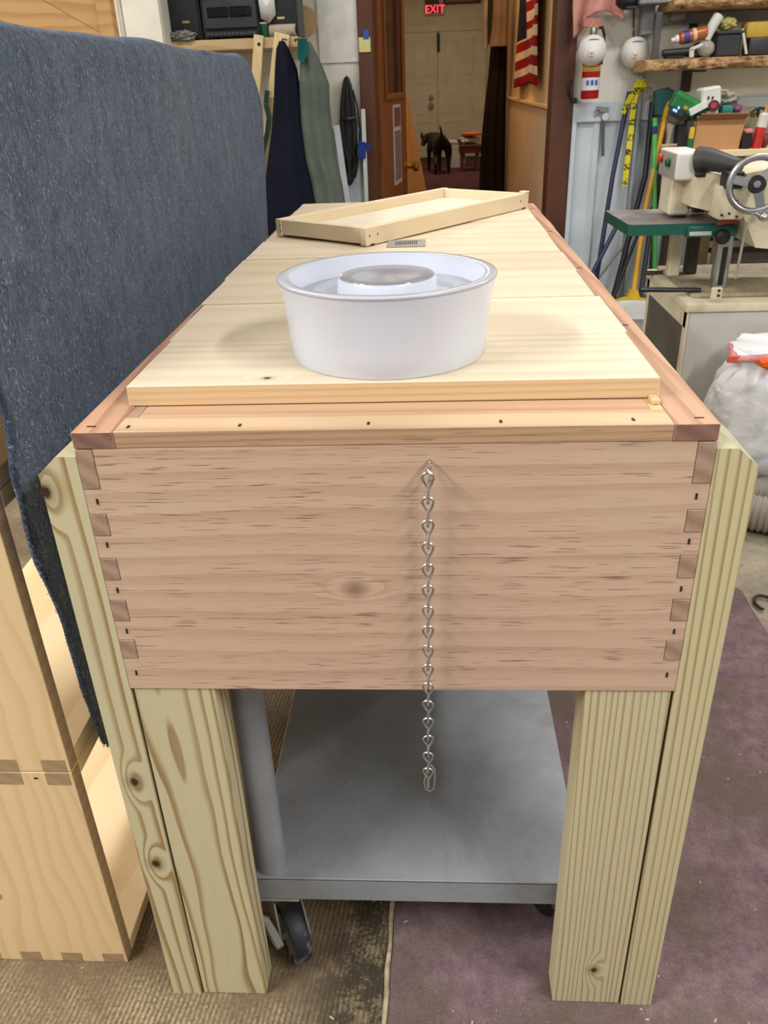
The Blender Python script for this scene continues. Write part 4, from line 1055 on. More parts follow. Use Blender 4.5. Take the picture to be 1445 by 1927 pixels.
# dust masks
M_mask = paint(232, 232, 230, .75, 0, .05, 20)
def mask(px, py, Y, r, label):
    c = at(px, py, Y); o = thing('dust_mask', label, 'dust mask', c-Vector((0, 0, r)), 'dust masks hanging on the wall')
    ax = Vector((-.12, -1, -.05))
    part('cup', MB().lathe([(r, 0), (r*1.02, .004), (r*.95, .012), (r*.82, .026), (r*.6, .042), (r*.3, .051), (0, .054)], c, 36, ax).lathe([(r*.97, -.001), (r*.9, .010), (r*.55, .038), (0, .048)], c, 36, ax), M_mask, o, sharp=60)
    part('valve', MB().obox(c+Vector((-.012, -.052, -.012)), (.022, .012, .024), (.1, 0, -.1), .003), paint(244, 240, 234, .5), o)
    part('valve_mark', MB().obox(c+Vector((-.012, -.0588, -.012)), (.011, .002, .011), (.1, 0, -.1), .001), paint(232, 150, 96, .5), o)
    part('nose_clip', MB().tube([c+Vector((-.022, -.033, r*.66)), c+Vector((0, -.042, r*.70)), c+Vector((.022, -.033, r*.66))], .0025, 6), M_steel, o)
    part('strap', MB().tube([c+Vector((-r*.9, 0, .01)), c+Vector((-r*.8, .005, r*.6)), c+Vector((0, .01, r*1.9)), c+Vector((r*.8, .005, r*.7)), c+Vector((r*.95, 0, 0))], .0022, 6), paint(206, 196, 110, .6), o)
mask(1114, 95, EYD-.05, .062, 'white cup dust mask hanging on the fire extinguisher')
mask(1195, 99, WY-.05, .064, 'white cup dust mask hanging on the grey conduit')
# conduit box, wire, hook
jb = thing('electrical_box', 'grey electrical box at the left end of the rough shelf', 'electrical box', at(1219, 68, WY-.06))
part('box', pbox(1207, 1231, 9, 66, WY-.07, .065, .003), paint(142, 146, 154, .45), jb)
part('cover', pbox(1209, 1229, 11, 64, WY-.074, .004, .001), paint(150, 154, 162, .45), jb)
solo('wall_wire', MB().tube([at(1193, -10, WY-.012), at(1192, 60, WY-.012), at(1194, 112, WY-.012)], .004, 8), paint(70, 70, 72, .5), 'thin dark wire running down the wall between the dust masks', 'wire')
mb = MB().tube([at(x, y, WY-.03) for x, y in ((1074, 150), (1069, 165), (1071, 180), (1077, 188))], .006, 8).box(at(1073, 188, WY-.03).x, at(1085, 188, WY-.03).x, WY-.045, WY-.002, at(1080, 192, WY).z, at(1080, 184, WY).z, .002)
solo('wall_hook', mb, M_black, 'black curved hook beside the dark door frame', 'hook')
# caliper
ca = thing('caliper', 'steel caliper hanging on the white siding rail', 'caliper', at(1135, 295, WY-.04))
a, b = at(1135, 215, WY-.04), at(1134, 294, WY-.04)
part('beam', MB().bar(a, b, .016, .004, (0, 1, 0), .0005), paint(120, 124, 132, .35, .8), ca)
part('jaws', MB().obox(at(1133, 206, WY-.042), (.062, .008, .022), (0, .12, 0), .002).obox(at(1124, 212, WY-.042), (.014, .008, .03), (0, .5, 0), .002), M_steel, ca)
part('dial', MB().lathe([(0, 0), (.017, 0), (.018, .006), (.015, .010), (0, .010)], at(1139, 220, WY-.045), 20, (0, -1, 0)), paint(226, 228, 228, .3), ca)

# rough shelf on brackets
M_rough = wood('rough_shelf_wood', (196, 160, 112), (122, 84, 48), axis=0, freq=40, warp=2, contrast=.8, streak=.6, lowf=3, cross=12)
SHY = 3.50
n = NT('bark_edge'); co = n.obj(); q = n.vmath('MULTIPLY', co, (1, 1, 2)); n.bump(n.noise(q, 60, 4), .8, .01)
M_bark = n.out(n.mix(n.mapr(n.noise(q, 26, 5, .7), .38, .62), srgb(94, 66, 44), srgb(196, 156, 112)), .9)
def rough_plank(px0, px1, pya, pyb, Y, dep, seed):
    z1 = at((px0+px1)/2, pya, Y).z; z0 = at((px0+px1)/2, pyb, Y).z; xa, xb = at(px0, pya, Y).x, at(px1, pya, Y).x+.5
    rings = []
    N = 60
    for i in range(N+1):
        x = xa+(xb-xa)*i/N; q = noise.noise(Vector((x*9, seed, 0)))*.012; q2 = noise.noise(Vector((x*14, seed+4, 0)))*.008
        rings.append([(x, Y+q, z0+.006+q2*.6), (x, Y-.006+q2, (z0+z1)/2), (x, Y+.004+q, z1-.004), (x, Y+.02, z1), (x, Y+dep, z1), (x, Y+dep, z0), (x, Y+.02, z0)])
    return MB().loft([[Vector(p) for p in r] for r in rings]), xa, xb, z0, z1
mb, sxa, sxb, sz0, sz1 = rough_plank(1216, 1445, 108, 131, SHY, WY-.012-SHY, 1)
rs = thing('rough_shelf', 'live-edge rough wooden shelf plank under the spray can', 'shelf', ((sxa+sxb)/2, SHY+.1, sz0))
part('plank', mb, [M_rough, M_bark], rs, sharp=50, fmat=lambda f, c: 1 if f.normal.y < -.25 else 0)
for px in (1292,): 
    x = at(px, 148, WY-.01).x
    part('bracket', MB().box(x-.022, x+.022, WY-.016, WY-.001, sz0-.09, sz0, .002).box(x-.02, x+.02, SHY+.06, WY-.01, sz0-.008, sz0-.0005, .002), paint(58, 48, 44, .5), rs)
mb, txa, txb, tz0, tz1 = rough_plank(1270, 1445, -6, 14, SHY+.02, WY-.032-SHY, 7)
ts = thing('upper_rough_shelf', 'rough wooden shelf at the top right above the spray can', 'shelf', ((txa+txb)/2, SHY+.1, tz0))
part('plank', mb, [M_rough, M_bark], ts, sharp=50, fmat=lambda f, c: 1 if f.normal.y < -.25 else 0)
part('support_rail', MB().box(at(1234, 24, WY-.03).x, txb, WY-.05, WY-.002, tz0-.045, tz0-.001, .003), paint(132, 132, 130, .6), ts)
x = at(1306, 38, WY-.01).x; part('bracket', MB().box(x-.018, x+.018, WY-.016, WY-.001, tz0-.10, tz0-.045, .002), paint(50, 44, 42, .5), ts)
x = at(1236, 70, SHY+.1).x; part('upright', MB().box(x-.012, x+.016, SHY+.10, SHY+.13, sz1+.0005, tz0-.002, .002), paint(84, 82, 82, .5), ts)
# things on the shelf
sz = sz1+.0008; KY = SHY+.05
def X(px, Y=KY): return at(px, 90, Y).x
sc = thing('spray_can', 'orange-brown spray can lying tilted on the rough shelf', 'spray can', (X(1300), KY+.03, sz+.04))
a, b = at(1276, 73, KY), at(1329, 60, KY); ax = (b-a); L = ax.length; r_ = .026
part('can', MB().lathe([(0, 0), (r_*.6, 0), (r_*.95, .008), (r_, .014), (r_, L-.006), (r_*.92, L), (0, L)], a, 28, ax.normalized()), paint(176, 100, 48, .35, .2), sc)
part('label_patch', MB().lathe([(r_+.0004, .02), (r_+.001, .0205), (r_+.001, .045), (r_+.0004, .0455)], a, 28, ax), paint(70, 60, 140, .5), sc)
part('label_patch', MB().lathe([(r_+.0004, .06), (r_+.001, .0605), (r_+.001, .075), (r_+.0004, .0755)], a, 28, ax), paint(220, 190, 150, .5), sc)
part('nozzle', MB().lathe([(0, -.03), (.008, -.03), (.011, -.012), (.016, -.010), (.017, 0), (0, 0)], a, 20, ax), paint(236, 234, 226, .5), sc)
def lump(name, px0, px1, py0, py1, mat, label, cat, z=None, Y=KY, dep=.08, kind='box', bev=.006, rot=0, group=None, amp=.25, base=None):
    xa, xb = at(px0, (py0+py1)/2, Y).x, at(px1, (py0+py1)/2, Y).x; h = (py1-py0)*mpp(Y)
    z0 = base if base is not None else (z if z is not None else at((px0+px1)/2, py1, Y).z)
    mb = MB()
    if kind == 'box': mb.obox(((xa+xb)/2, Y+dep/2, z0+h/2), (xb-xa, dep, h), (0, rot, 0), bev, 2)
    else: mb.blob(((xa+xb)/2, Y+dep/2, z0+h/2), ((xb-xa)/2, dep/2, h/2), amp, 2.5, 4, len(name))
    return solo(name, mb, mat, label, cat, group)
gun = thing('glue_gun', 'black pistol-grip tool lying on the left end of the rough shelf', 'tool', (X(1275), KY-.02, sz))
part('barrel', MB().tube([(X(1246), KY-.015, sz+.022), (X(1300), KY-.005, sz+.025)], [.014, .018], 14), paint(30, 30, 34, .5), gun)
part('grip', MB().bar((X(1290), KY, sz+.02), (X(1314), KY+.01, sz+.014), .04, .026, (0, 0, 1), .006), paint(36, 34, 36, .5), gun)
part('trigger', MB().box(X(1262), X(1274), KY-.02, KY-.004, sz, sz+.014, .003), paint(60, 30, 34, .5), gun)
part('base', MB().box(X(1252), X(1286), KY-.03, KY+.02, sz, sz+.012, .003), paint(24, 24, 26, .5), gun)
solo('white_clip', MB().bar((X(1293), KY-.045, sz+.03), (X(1316), KY-.045, sz+.05), .014, .010, (0, 1, 0), .003).bar((X(1298), KY-.045, sz+.0), (X(1296), KY-.045, sz+.035), .02, .010, (0, 1, 0), .003), paint(212, 210, 206, .5), 'small white plastic clip on the black tool', 'clip')
lump('red_rag', 1307, 1332, 68, 92, fabric(110, 24, 30), 'dark red rag bunched under the spray can', 'rag', kind='blob', dep=.06, Y=KY+.05, base=sz)
mb = MB().tube([at(1330, 76, KY-.005), at(1340, 50, KY+.0), at(1352, 30, KY+.01)], [.013, .022, .024], 14)
solo('white_tube', mb, paint(214, 214, 210, .45), 'white squeeze tube leaning upright on the rough shelf', 'tube')
solo('green_bottle', MB().bar(at(1353, 46, KY+.03), at(1364, 28, KY+.03), .018, .02, (0, 1, 0), .004), paint(30, 120, 64, .4), 'small green bottle behind the white tube', 'bottle')
lump('grey_bottle', 1316, 1348, 78, 106, paint(160, 156, 148, .5), 'dusty grey bottle lying beside the black bin', 'bottle', kind='blob', dep=.06, Y=KY-.03, base=sz, amp=.1)
bn2 = thing('black_bin', 'black plastic parts bin on the rough shelf', 'bin', (X(1369), KY+.03, sz))
xa, xb = X(1347), X(1392); part('body', MB().box(xa, xb, KY-.01, KY+.09, sz, sz+.088, .006), paint(46, 48, 52, .5), bn2); part('lip', MB().box(xa-.006, xb+.006, KY-.018, KY+.095, sz+.086, sz+.100, .004), paint(56, 58, 62, .5), bn2)
lump('yellow_cloth', 1354, 1390, 44, 66, fabric(176, 168, 104), 'folded yellowish cloth on top of the black bin', 'cloth', kind='blob', dep=.08, Y=KY, base=sz+.1005)
solo('white_rod', MB().tube([at(1397, 54, KY-.01), (X(1406, KY-.01), KY-.01, sz+.007)], .006, 10), paint(214, 210, 202, .5), 'thin white rod leaning beside the black bin', 'rod')
lump('yellow_pouch', 1404, 1452, 47, 73, paint(190, 156, 60, .6), 'mustard yellow pouch at the right end of the rough shelf', 'pouch', dep=.09, bev=.014, base=sz+.066)
lump('black_sander', 1409, 1460, 75, 104, paint(52, 52, 56, .5), 'black tool case under the yellow pouch', 'case', dep=.1, bev=.012, base=sz)
lump('metal_tin', 1262, 1292, 24, 40, paint(150, 148, 140, .4, .5), 'small dull tin hanging under the upper shelf rail', 'tin', Y=WY-.07, dep=.05)
lump('grey_tray', 1205, 1258, -12, 6, paint(150, 154, 160, .5), 'grey tray at the top of the wall above the electrical box', 'tray', Y=WY-.2, dep=.18)

# long tools leaning on the wall
def pole(name, label, pts, r, mat, cat='pole', foot=True, seg=10):
    """pts: list of (px, py, Y) measured along the pole; extended to the floor"""
    P = [at(*p) for p in pts]
    a, b = P[-2], P[-1]
    if foot and b.z > .01:
        d = b-a; q = a+d*((a.z-.008)/(a.z-b.z)); q.y = min(q.y, WY-.05); P.append(q)
    o = thing(name, label, cat, P[-1], 'long tools leaning in the corner')
    part('shaft', MB().tube(P, r, seg), mat, o)
    return o, P
M_navy = paint(40, 48, 84, .4)
pole('blue_pole', 'long navy blue pole leaning nearest the white siding', [(1184, 173, WY-.05), (1153, 330, WY-.12), (1126, 500, WY-.18)], .0115, M_navy)
pole('short_blue_pole', 'second navy pole slanting beneath the green table', [(1178, 405, WY-.12), (1159, 428, WY-.16), (1128, 488, WY-.22)], .011, M_navy)
o, P = pole('conduit_pole', 'grey metal conduit leaning behind the caution tape', [(1209, 120, WY-.04), (1190, 330, WY-.07), (1172, 510, WY-.10)], .016, paint(156, 162, 172, .4, .4))
# caution tape
tp_ = thing('caution_tape', 'yellow and black caution tape tied to the grey conduit', 'tape', at(1173, 350, WY-.12))
n = NT('caution_print'); co = n.obj(); sp = n.add('ShaderNodeSeparateXYZ'); n.put(sp.inputs[0], co)
fm = n.math('MULTIPLY', n.mapr(n.math('SINE', n.math('MULTIPLY', sp.outputs[2], 95)), .1, .3), n.mapr(n.noise(co, 120, 1), .45, .55))
n.out(n.mix(fm, srgb(226, 214, 40), srgb(30, 28, 16)), .5); M_caut = n.m
a = [at(x, y, WY-.09) for x, y in ((1203, 160), (1194, 185), (1190, 215), (1187, 250), (1181, 300), (1175, 350))]
mb = MB()
for p, q in zip(a, a[1:]): mb.bar(p, q, .026, .003, (.3, 1, 0), .0005)
part('ribbon', mb, M_caut, tp_)
a = [at(x, y, WY-.10) for x, y in ((1205, 158), (1192, 172), (1180, 195), (1172, 214))]
mb = MB()
for p, q in zip(a, a[1:]): mb.bar(p, q, .024, .003, (-.2, 1, 0), .0005)
part('ribbon', mb, M_caut, tp_)
part('knot', MB().blob(at(1204, 163, WY-.09), (.028, .022, .032), .5, 4, 3, 2), M_caut, tp_, sharp=15)
pole('black_tool_pole', 'black tool pole leaning beside the teal shovel', [(1228, 192, WY-.05), (1214, 330, WY-.10), (1155, 555, WY-.2)], .0135, paint(26, 28, 34, .45))
o, P = pole('green_pole', 'lime green pole with blue collar leaning behind the sander table', [(1232, 222, WY-.10), (1231, 330, WY-.15), (1232, 560, WY-.22)], .012, paint(92, 190, 96, .45))
part('collar', MB().tube([at(1231, 238, WY-.11), at(1231, 252, WY-.115)], .0145, 12), paint(40, 50, 120, .4), o)
o, P = pole('yellow_broom', 'yellow-handled broom standing head down behind the bucket', [(1257, 191, WY-.07), (1228, 330, WY-.15), (1214, 394, WY-.19), (1191, 557, WY-.32)], .0125, paint(222, 166, 40, .4), 'broom', foot=False)
e = P[-1]; M_yel = paint(226, 190, 50, .5)
part('broom_head', MB().prism([(e.x-.018, e.z+.03), (e.x+.018, e.z+.03), (e.x+.03, e.z-.005), (e.x+.10, e.z-.025), (e.x+.10, e.z-.06), (e.x-.10, e.z-.06), (e.x-.10, e.z-.025), (e.x-.03, e.z-.005)], 'xz', e.y-.02, e.y+.02), M_yel, o)
part('bristles', MB().box(e.x-.095, e.x+.095, e.y-.016, e.y+.016, .004, e.z-.06, .002), paint(196, 170, 70, .8), o)
o, P = pole('teal_shovel', 'teal scoop shovel standing blade up against the wall', [(1256, 165, WY-.05), (1243, 300, WY-.09), (1232, 420, WY-.12)], .010, paint(64, 60, 70, .5), 'shovel')
def shv(u, v):
    a_ = (u-.5)*2; px = 1251+21.5*a_*(1 if v < .85 else 1-.12*(v-.85)/.15); py = 166+52*(1-v)+(6*a_*a_ if v > .9 else 0)
    return at(px, py, WY-.06-.02*(1-a_*a_))
mb = MB().grid(shv, 14, 14); q = part('blade', mb, paint(34, 96, 100, .4), o, sharp=60); md = q.modifiers.new('t', 'SOLIDIFY'); md.thickness = .003
pole('black_rod', 'thin black rod slanting low behind the yellow broom', [(1262, 330, WY-.1), (1200, 440, WY-.2), (1160, 545, WY-.3)], .009, M_black)
pole('grey_rod', 'thin grey rod crossing behind the short blue pole', [(1190, 445, WY-.1), (1160, 480, WY-.12), (1128, 522, WY-.14)], .005, paint(136, 134, 124, .5))
pole('dark_stick', 'dark wooden stick leaning just right of the broom handle', [(1222, 440, WY-.2), (1205, 560, WY-.3)], .012, paint(54, 50, 60, .5))
o = thing('hatchet', 'pale wooden hatchet handle standing behind the yellow broom handle', 'hatchet', at(1251, 330, WY-.14))
a, b = at(1264, 222, WY-.10), at(1251, 306, WY-.13)
R3 = []
for k in range(9):
    t = k/8; c = a+(b-a)*t; wd = .016+.006*math.cos(t*PI*2); R3.append([c+Vector((wd*math.cos(g), .011*math.sin(g), 0)) for g in [j*2*PI/12 for j in range(12)]])
part('handle', MB().loft(R3), wood('handle_wood', (172, 158, 140), (128, 112, 94), axis=2, freq=60, contrast=.5), o)
part('head', MB().obox(at(1252, 313, WY-.13), (.075, .03, .05), (0, .15, 0), .006), paint(44, 44, 46, .5, .4), o)
q = at(1277, 300, WY-.09)
solo('brown_post', MB().box(at(1269, 300, WY-.09).x, at(1288, 300, WY-.09).x, WY-.12, WY-.035, 0, at(1277, 218, WY-.09).z, .004), wood('post_wood', (86, 72, 64), (54, 44, 38), axis=2, freq=30), 'dark brown wooden post beside the bench', 'post')

# ================================================================ BENCH AND CLUTTER
BF = 3.22; bz = at(1400, 281, BF).z
bench = thing('workbench', 'workbench with pale plank top along the right wall', 'workbench', (at(1400, 285, BF).x, 3.5, 0))
bxa = at(1292, 285, BF).x; bxb = bxa+1.5
part('top', MB().box(bxa, bxb, BF, 3.66, bz-.028, bz, .003), wood('bench_top_wood', (232, 214, 170), (204, 176, 126), axis=0, freq=30, contrast=.4), bench)
part('back_board', MB().box(bxa+.2, bxb-.03, 3.62, 3.64, .3, bz-.03, .003), paint(50, 44, 38, .8), bench)
part('lower_shelf', MB().box(bxa+.28, bxb-.03, BF+.06, 3.62, .25, .27, .003), paint(60, 52, 44, .8), bench)
for x in (bxa+.2, bxb-.10):
    for y in (BF+.03, 3.57): part('leg', MB().box(x, x+.07, y, y+.07, 0, bz-.028, .003), paint(120, 100, 72, .7), bench)
z = bz+.0006
cbx = thing('cardboard_box', 'open brown cardboard box tipped forward on the workbench', 'cardboard box', (at(1352, 279, BF+.03).x, BF+.1, z))
M_card = paint(178, 132, 86, .8, 0, .06, 6); M_card2 = paint(150, 108, 70, .8, 0, .06, 6)
xa, xb = at(1306, 255, BF+.02).x, at(1393, 255, BF+.02).x; zt3 = at(1352, 226, BF+.05).z
part('front', MB().poly([(xa, BF+.02, z), (xb, BF+.02, z), (xb+.02, BF+.045, zt3), (xa+.015, BF+.045, zt3), (xa, BF+.024, z), (xb, BF+.024, z), (xb+.02, BF+.049, zt3), (xa+.015, BF+.049, zt3)], [(0, 1, 2, 3), (7, 6, 5, 4), (0, 4, 5, 1), (1, 5, 6, 2), (2, 6, 7, 3), (3, 7, 4, 0)]), M_card, cbx)
part('flap', MB().poly([(xa+.015, BF+.045, zt3), (xb+.02, BF+.045, zt3), (xb+.024, BF+.015, zt3+.022), (xa+.018, BF+.015, zt3+.026), (xa+.015, BF+.049, zt3), (xb+.02, BF+.049, zt3+.002), (xb+.024, BF+.016, zt3+.026), (xa+.018, BF+.016, zt3+.030)], [(0, 1, 2, 3), (7, 6, 5, 4), (0, 4, 5, 1), (1, 5, 6, 2), (2, 6, 7, 3), (3, 7, 4, 0)]), M_card2, cbx)
part('body', MB().box(xa+.003, xb, BF+.055, BF+.25, z, zt3-.004, .002), M_card2, cbx)
zc = zt3
T2 = BF+.09
def bl2(name, px0, px1, py0, py1, mat, label, cat, **k): return lump(name, px0, px1, py0, py1, mat, label, cat, Y=k.pop('Y', T2), **k)
gt = thing('green_tool_case', 'green tool box tilted on the clutter left of the cardboard box', 'tool box', at(1288, 212, T2))
part('case', MB().obox(at(1288, 196, T2), (.115, .07, .07), (0, .45, 0), .006), paint(24, 112, 56, .45), gt)
part('lid', MB().obox(at(1292, 186, T2), (.11, .072, .02), (0, .45, 0), .004), paint(40, 140, 70, .45), gt)
part('badge', MB().obox(at(1290, 203, T2-.04), (.018, .004, .014), (0, .45, 0), .001), paint(180, 160, 50, .5), gt)
cl = thing('battery_charger', 'dark charger with blue lights on the clutter pile', 'charger', at(1272, 214, T2-.03))
part('body', MB().obox(at(1273, 210, T2-.03), (.06, .05, .035), (0, .3, 0), .005), paint(36, 48, 70, .5), cl)
M_led = emit(120, 190, 255, 1.5)
for px, py in ((1268, 207), (1272, 209), (1277, 203)): part('light', MB().blob(at(px, py, T2-.06), (.005, .004, .006), 0, 1, 2), M_led, cl)
bl2('dust_tarp', 1264, 1316, 213, 236, paint(128, 120, 104, .8), 'dusty grey bundle beneath the green tool box', 'bundle', kind='blob', dep=.14, amp=.4)
bl2('black_toolbox', 1290, 1312, 228, 279, paint(40, 42, 44, .5), 'black toolbox standing left of the cardboard box', 'tool box', dep=.12, base=z, Y=BF+.06)
ys_ = thing('yellow_green_marker', 'yellow bottle with green base between post and cardboard box', 'bottle', (at(1297, 277, BF+.03).x, BF+.03, z))
part('body', MB().obox((at(1297, 277, BF+.03).x+.002, BF+.03, z+.068), (.020, .02, .046), (0, .05, 0), .003), paint(222, 186, 50, .5), ys_)
part('base', MB().obox((at(1297, 277, BF+.03).x, BF+.03, z+.0235), (.022, .022, .045), (0, .05, 0), .003), paint(26, 110, 66, .5), ys_)
wbx = thing('white_outlet_box', 'white plastic box with two dark holes atop the cardboard box', 'plastic box', at(1332, 198, T2))
part('box', MB().obox(at(1333, 182, T2), (.085, .07, .075), (0, -.12, .1), .008), paint(220, 220, 216, .5), wbx)
for px in (1333, 1341): part('hole', MB().obox(at(px, 184, T2-.039), (.006, .006, .012), None, .001), M_black, wbx)
solo('white_card', MB().obox(at(1313, 204, T2-.04), (.075, .02, .028), (0, -.45, 0), .002), paint(222, 222, 222, .6), 'slanted white card leaning on the green clutter', 'card')
solo('green_wedge', MB().obox(at(1322, 207, T2), (.06, .05, .05), (0, .2, 0), .006), paint(18, 92, 44, .5), 'dark green plastic piece under the white box', 'plastic piece')
rdp = thing('red_spool', 'red and black spool in front of the white box', 'spool', at(1346, 210, T2-.02))
part('drum', MB().tube([at(1343, 199, T2-.05), at(1343, 199, T2)], .022, 18), paint(60, 40, 40, .5), rdp); part('hub', MB().tube([at(1343, 198, T2-.053), at(1343, 198, T2-.048)], .012, 16), paint(190, 50, 56, .4), rdp)
gp = thing('grey_planer', 'dusty grey hand tool with curved handle atop the clutter pile', 'hand tool', at(1368, 199, T2))
part('body', MB().blob(at(1368, 186, T2+.05), (.05, .045, .030), .35, 2.5, 4, 5), paint(156, 152, 142, .5), gp)
part('handle', MB().tube([at(x, y, T2) for x, y in ((1350, 178), (1356, 170), (1366, 171), (1369, 178))], .006, 8), paint(176, 164, 140, .5), gp)
bl2('teal_jar', 1359, 1380, 200, 214, paint(44, 130, 118, .5), 'teal plastic lid on the clutter beside the cardboard box', 'lid', dep=.06, Y=T2-.03)
bl2('purple_lid', 1380, 1400, 198, 214, paint(120, 70, 104, .4), 'purple jar lid right of the teal lid', 'lid', kind='blob', dep=.06, amp=.05, Y=T2-.03)
bl2('grey_bundle', 1352, 1446, 206, 282, paint(134, 124, 108, .8), 'dusty tan bundle behind the cardboard box at the right', 'bundle', kind='blob', dep=.16, amp=.35, Y=BF+.28)
bl2('white_jar_lid', 1330, 1352, 209, 215, paint(226, 226, 222, .5), 'flat white lid at the edge of the cardboard box', 'lid', dep=.05, Y=T2-.03)
tm = thing('tape_measure', 'black tape measure with a pink top beside the cardboard box', 'tape measure', (at(1406, 279, BF+.01).x, BF+.03, z))
xa, xb = at(1398, 262, BF+.01).x, at(1415, 262, BF+.01).x
part('case', MB().box(xa, xb, BF+.005, BF+.06, z, z+.068, .006), paint(34, 30, 34, .4), tm); part('top_sticker', MB().box(xa+.006, xb-.001, BF+.003, BF+.05, z+.058, z+.078, .006), paint(220, 130, 130, .5), tm)
rb = thing('red_white_bottle', 'red bottle with white top standing on the workbench', 'bottle', (at(1428, 277, BF+.01).x, BF+.03, z))
c = Vector((at(1425, 277, BF+.01).x, BF+.03, z)); ax = Vector((.12, 0, 1))
part('body', MB().lathe([(0, 0), (.021, 0), (.022, .004), (.022, .082), (0, .082)], c, 20, ax), paint(206, 50, 44, .4), rb)
part('label', MB().lathe([(0, .082), (.0222, .082), (.022, .130), (.012, .138), (0, .138)], c, 20, ax), paint(226, 222, 216, .4), rb)
part('spout', MB().lathe([(0, .138), (.008, .138), (.004, .165), (0, .165)], c, 14, ax), paint(190, 150, 96, .4), rb)
bl2('red_jar', 1434, 1452, 250, 275, paint(120, 44, 46, .5), 'dark red round jar at the right end of the workbench', 'jar', kind='blob', dep=.05, amp=.0, base=z, Y=BF+.02)
pl = MB().tube([at(x, y, BF+.1) for x, y in ((1412, 215), (1420, 207), (1430, 203), (1446, 206))], .006, 8).tube([at(x, y, BF+.1) for x, y in ((1428, 203), (1426, 212), (1428, 220))], .007, 8)
solo('clamp_wire', pl, M_black, 'bent black wire clamp above the red bottle', 'clamp')
bl2('green_scrap', 1414, 1430, 207, 222, paint(150, 150, 60, .6), 'olive yellow scrap behind the red bottle', 'scrap', kind='blob', dep=.05, Y=BF+.12)

# ================================================================ SANDER
M_mc = paint(226, 218, 192, .45, 0, .08, 10, 0, (186, 168, 130)); M_mw = paint(232, 230, 226, .35, 0, .05)
M_green = paint(18, 92, 76, .4, 0, .1, 20); M_iron = paint(146, 140, 142, .4, .2, .2, 14, 0, (186, 178, 178)); M_dustp = paint(158, 148, 126, .7, 0, .25, 12, 0, (196, 182, 150))
MY = 1.80
sd_ = thing('drum_sander', 'cream floor-standing sander with green table and handwheel', 'sander', (1.1, 2.0, 0))
cz = at(1295, 588, MY).z; x0 = at(1294, 600, MY).x; x1 = x0+.62; MYB = 2.28
part('cabinet', MB().box(x0, x1, MY, MYB, .03, cz, .006), [paint(206, 206, 200, .45, 0, .05, 4), paint(96, 92, 82, .6, 0, .2)], sd_, fmat=lambda f, c: 1 if f.normal.x < -.9 and MY+.03 < c.y < MYB-.03 and abs(c.z-cz/2) < cz*.45 else 0)
part('side_frame', MB().box(x0-.004, x0+.004, MY-.002, MY+.03, .03, cz, .002).box(x0-.004, x0+.004, MYB-.025, MYB, .03, cz, .002).box(x0-.004, x0+.004, MY, MYB, cz-.05, cz, .002), M_mc, sd_)
part('cabinet_top', MB().box(x0-.012, x1+.01, MY-.008, MYB+.01, cz, cz+.028, .006, 2), M_mc, sd_)
part('top_plate', MB().box(x0+.02, x1, MY+.05, MYB, cz+.028, cz+.040, .004), M_dustp, sd_)
tz = .655
tl_f, tl_b = atz(1172, 424, tz), atz(1147, 396, tz)
tx0 = (tl_f.x+tl_b.x)/2; tyf, tyb = tl_f.y, tl_b.y; tx1 = atz(1340, 424, tz).x
cy_ = (tyf+tyb)/2
part('table', MB().prism([(tx0+.02, tyf), (tx1+.05, tyf), (tx1+.05, tyb), (tx0, tyb), (tx0-.004, tyb-.01), (tx0+.008, tyf+.01)], 'xy', tz-.032, tz), [M_green, M_iron], sd_, fmat=lambda f, c: 1 if f.normal.z > .5 else 0)
part('table_bracket', MB().box(tx1-.06, tx1+.09, tyf-.012, tyf+.1, tz-.040, tz-.005, .008, 2), M_green, sd_)
c = at(1340, 446, tyf-.01); part('bracket_slot', MB().obox((tx1-.02, tyf-.013, tz-.028), (.065, .006, .012), None, .002), paint(200, 206, 200, .4), sd_)
part('pointer', MB().poly([(tx1+.02, tyf-.02, tz-.004), (tx1+.14, tyf-.02, tz+.003), (tx1+.03, tyf-.02, tz+.009), (tx1+.02, tyf-.016, tz-.004), (tx1+.14, tyf-.016, tz+.003), (tx1+.03, tyf-.016, tz+.009)], [(0, 1, 2), (5, 4, 3), (0, 3, 4, 1), (1, 4, 5, 2), (2, 5, 3, 0)]), paint(176, 52, 46, .5), sd_)
c = at(1363, 447, tyf-.03)
part('clamp_knob', MB().lathe([(0, 0), (.018, 0), (.022, .006), (.020, .022), (.010, .028), (0, .028)], c+Vector((0, .02, 0)), 20, (-.2, -1, 0)), M_black, sd_)
pc = at(1362, 480, tyf+.0)
part('column', MB().box(pc.x-.022, pc.x+.022, tyf-.006, tyf+.03, cz+.028, tz-.03, .005), M_steel, sd_)
part('column_slot', MB().box(pc.x-.008, pc.x+.008, tyf-.008, tyf-.004, cz+.05, tz-.07, .002), M_black, sd_)
part('column_foot', MB().obox(at(1348, 552, MY-.004), (.03, .012, .035), None, .003), M_mc, sd_)
for dz in (-.006, .008): 
    q = at(1352, 552, MY-.010); part('bolt', MB().tube([(q.x, MY-.014, q.z+dz), (q.x, MY-.008, q.z+dz)], .004, 10), M_black, sd_)
cp = at(1300, 480, MY+.30); 
for px, dd in ((1272, .30), (1305, .33)):
    q = at(px, 480, MY+dd); part('rear_column', MB().box(q.x-.018, q.x+.018, MY+dd, MY+dd+.04, cz+.04, tz+.05, .004), M_mc if px < 1290 else paint(70, 62, 54, .6), sd_)
def rod(a, b, r, m): return part('bar', MB().tube([a, b], r, 12), m, sd_)
rod(at(1207, 514, MY+.40), at(1290, 513, MY+.40), .008, paint(84, 80, 74, .4, .4)); rod(at(1205, 545, MY+.08), at(1318, 546, MY+.08), .0075, paint(58, 60, 66, .25, .6))
